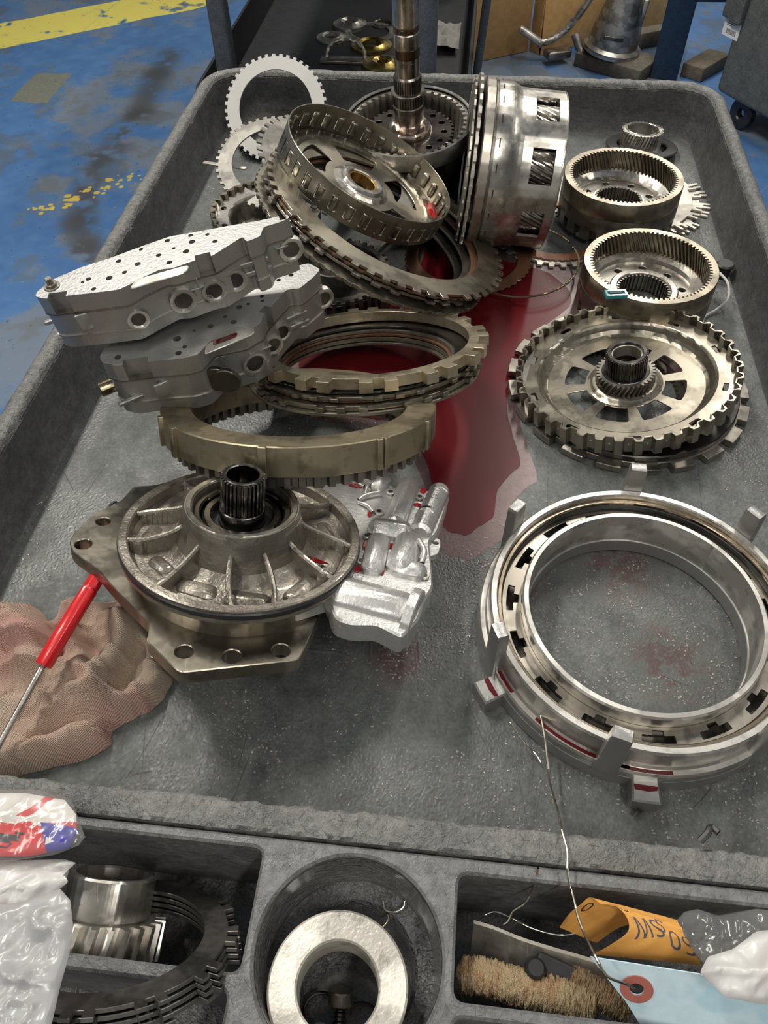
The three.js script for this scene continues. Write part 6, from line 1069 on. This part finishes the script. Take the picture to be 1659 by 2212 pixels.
// ---- aluminium tail housing and yoke on wooden planks
{
  const wood = new THREE.MeshPhysicalMaterial({ color: new THREE.Color().setRGB(0.17, 0.145, 0.115), roughness: 0.8, map: texPlastic });
  const plank = (label, a, b, w, h, m = wood) => { const A = at(...a, F), B = at(...b, F), g = rbox(A.distanceTo(B), h, w, 0, h / 2 + 0.0005, 0, 0.004); const o = mesh('wooden_plank', g, m); o.position.set((A.x + B.x) / 2, F, (A.z + B.z) / 2); o.rotation.y = Math.atan2(-(B.z - A.z), B.x - A.x); tag(o, label, 'plank'); };
  plank('weathered wooden plank reaching toward the blue steel stand', [1362, 104], [1424, 92], 0.06, 0.06, new THREE.MeshPhysicalMaterial({ color: new THREE.Color().setRGB(0.24, 0.21, 0.16), roughness: 0.8, map: texPlastic }));
  plank('dark wide wooden plank lying in front of the aluminium housing', [1262, 128], [1400, 168], 0.17, 0.05);
  plank('brown plank lying between the blue stand and the grey bin', [1490, 172], [1545, 140], 0.09, 0.05, new THREE.MeshPhysicalMaterial({ color: new THREE.Color().setRGB(0.22, 0.18, 0.13), roughness: 0.8, map: texPlastic }));
  const p = at(1318, 112, F + 0.05), o = thing('tail_housing', 'oily cast aluminium tail housing standing on a plank before the tan box', 'housing', [p.x, F + 0.056, p.z]); lean(o, 0.12, 1, 0.05);
  mesh('cone', lathe([[0.10, 0], [0.112, 0.004], [0.112, 0.02], [0.098, 0.03], [0.090, 0.09], [0.074, 0.16], [0.060, 0.22], [0.056, 0.285], [0.048, 0.29], [0.046, 0.27]], 48), metal(0.55, 0.54, 0.51, 0.5, { cast: true }), o, 0.6);
  mesh('mouth_shade', cyl(0.047, 0.268, 0.272, 0.0005, 40), M.hole, o);  // dark disc closing the cone, painted as the shade of its opening
  mesh('rib', rbox(0.02, 0.20, 0.012, 0.07, 0.10, 0.03, 0.004), metal(0.5, 0.49, 0.46, 0.5, { cast: true }), o);
  mesh('slot', rbox(0.075, 0.014, 0.012, -0.02, 0.075, 0.088, 0.003), M.hole, o);  // solid dark block painted as the shade of a slot
  shadows(o);
  const y = at(1222, 132, F), k = thing('shift_yoke', 'curved aluminium yoke lying on the blue floor beside the tail housing', 'yoke', [y.x, F, y.z]);
  const arc = []; for (let i = 0; i <= 12; i++) { const t = i / 12; arc.push(V(-0.12 + 0.20 * t, 0.07 + 0.19 * Math.pow(t, 2.2), 0.02 - 0.05 * t)); }
  mesh('arm', tube(arc, 0.014, 40, 10), M.steel, k, 2);
  mesh('arm_end', bar(V(-0.20, 0.115, 0.0), V(-0.10, 0.065, 0.02), 0.014, 16), M.steelPale, k, 0.8);
  mesh('foot', tube([V(0.02, 0.10, 0.0), V(0.05, 0.05, 0.02), V(0.10, 0.016, 0.05)], 0.017, 20, 10), M.steel, k, 2);
  mesh('base_lug', rbox(0.10, 0.03, 0.06, -0.04, 0.035, 0.02, 0.008, 0.4), M.steelDark, k);
  shadows(k);
}
// ---- blue steel stand
{
  const blue = new THREE.MeshPhysicalMaterial({ color: new THREE.Color().setRGB(0.018, 0.045, 0.10), roughness: 0.5, map: texPlastic });
  const a = at(1434, 164, F), o = thing('steel_stand', 'dark blue painted steel stand between boxes and grey bin', 'stand', [a.x, F, a.z]); o.rotation.y = -0.25;
  mesh('post', rbox(0.10, 1.1, 0.08, 0.0, 0.551, 0, 0.004), blue, o);
  mesh('post', rbox(0.07, 1.1, 0.07, 0.45, 0.551, -0.35, 0.004), blue, o);
  mesh('cross_bar', rbox(0.42, 0.07, 0.05, 0.22, 0.30, -0.05, 0.004, 0.3), blue, o);
  mesh('cross_bar', rbox(0.42, 0.05, 0.05, 0.22, 0.52, -0.08, 0.004, 0.3), M.steelBlack, o);
  mesh('foot_bar', rbox(0.06, 0.06, 0.30, 0.0, 0.031, -0.12, 0.004), blue, o);
  shadows(o);
}
// ---- grey plastic bin on casters
{
  const g = new THREE.MeshPhysicalMaterial({ color: new THREE.Color().setRGB(0.19, 0.195, 0.18), roughness: 0.6, map: texPlastic, bumpMap: texPlasticBump, bumpScale: 0.0006 });
  const a = at(1543, 196, F + 0.10), b = at(1659, 262, F + 0.10), ang = Math.atan2(-(b.z - a.z), b.x - a.x);
  const o = thing('tool_bin', 'grey green plastic bin on casters with a small white label', 'bin', [a.x, F, a.z]); o.rotation.y = ang;
  const L = 0.75, D = 0.5, H = 0.62;
  mesh('body', rbox(L, H, D, L / 2, 0.10 + H / 2, -D / 2, 0.02), g, o);
  for (let i = 0; i < 4; i++) mesh('side_rib', rbox(0.05, H * 0.55, 0.03, 0.012 + i * 0.21, 0.10 + H * 0.62, 0.008, 0.008), g, o);
  mesh('top_lip', rbox(L + 0.06, 0.05, D + 0.06, L / 2, 0.10 + H, -D / 2, 0.012), g, o);
  mesh('corner_post', rbox(0.06, 0.4, 0.06, -0.02, 0.52, -0.01, 0.008), g, o);
  const lt = canvasTex(128, 96, (x, w, h) => { x.fillStyle = '#e8e6e2'; x.fillRect(0, 0, w, h); x.fillStyle = '#55555a'; for (let i = 0; i < 22; i++) x.fillRect(26 + i * 3.6, 52, 1 + (i * 7 % 3), 28); x.fillRect(20, 20, 60, 5); x.fillRect(20, 32, 40, 4); });
  const lp = onFrame(o, 1579, 62, 0), q = new THREE.PlaneGeometry(0.075, 0.05);
  { const inv = o.matrixWorld.clone().invert(), c0 = CAM.clone().applyMatrix4(inv), d = rayOf(1580, 63).transformDirection(inv), t = (0.0012 - c0.z) / d.z, h = c0.addScaledVector(d, t); q.translate(h.x, h.y, 0.0012); }
  const lm = new THREE.Mesh(q, new THREE.MeshPhysicalMaterial({ map: lt, roughness: 0.5 })); lm.name = 'label_sticker'; o.add(lm);
  for (const [x, z] of [[0.10, -0.06], [L - 0.1, -0.06], [0.1, -D + 0.06], [L - 0.1, -D + 0.06]]) mesh('caster', turn(ringSolid(0.015, 0.05, -0.014, 0.014, 0.004, 36), 'X', Math.PI / 2).translate(x, 0.051, z), M.rubber, o);
  shadows(o);
}
scene.traverse(m => { if (m.isMesh) { m.castShadow = true; m.receiveShadow = true; } });
renderer.render(scene, camera);
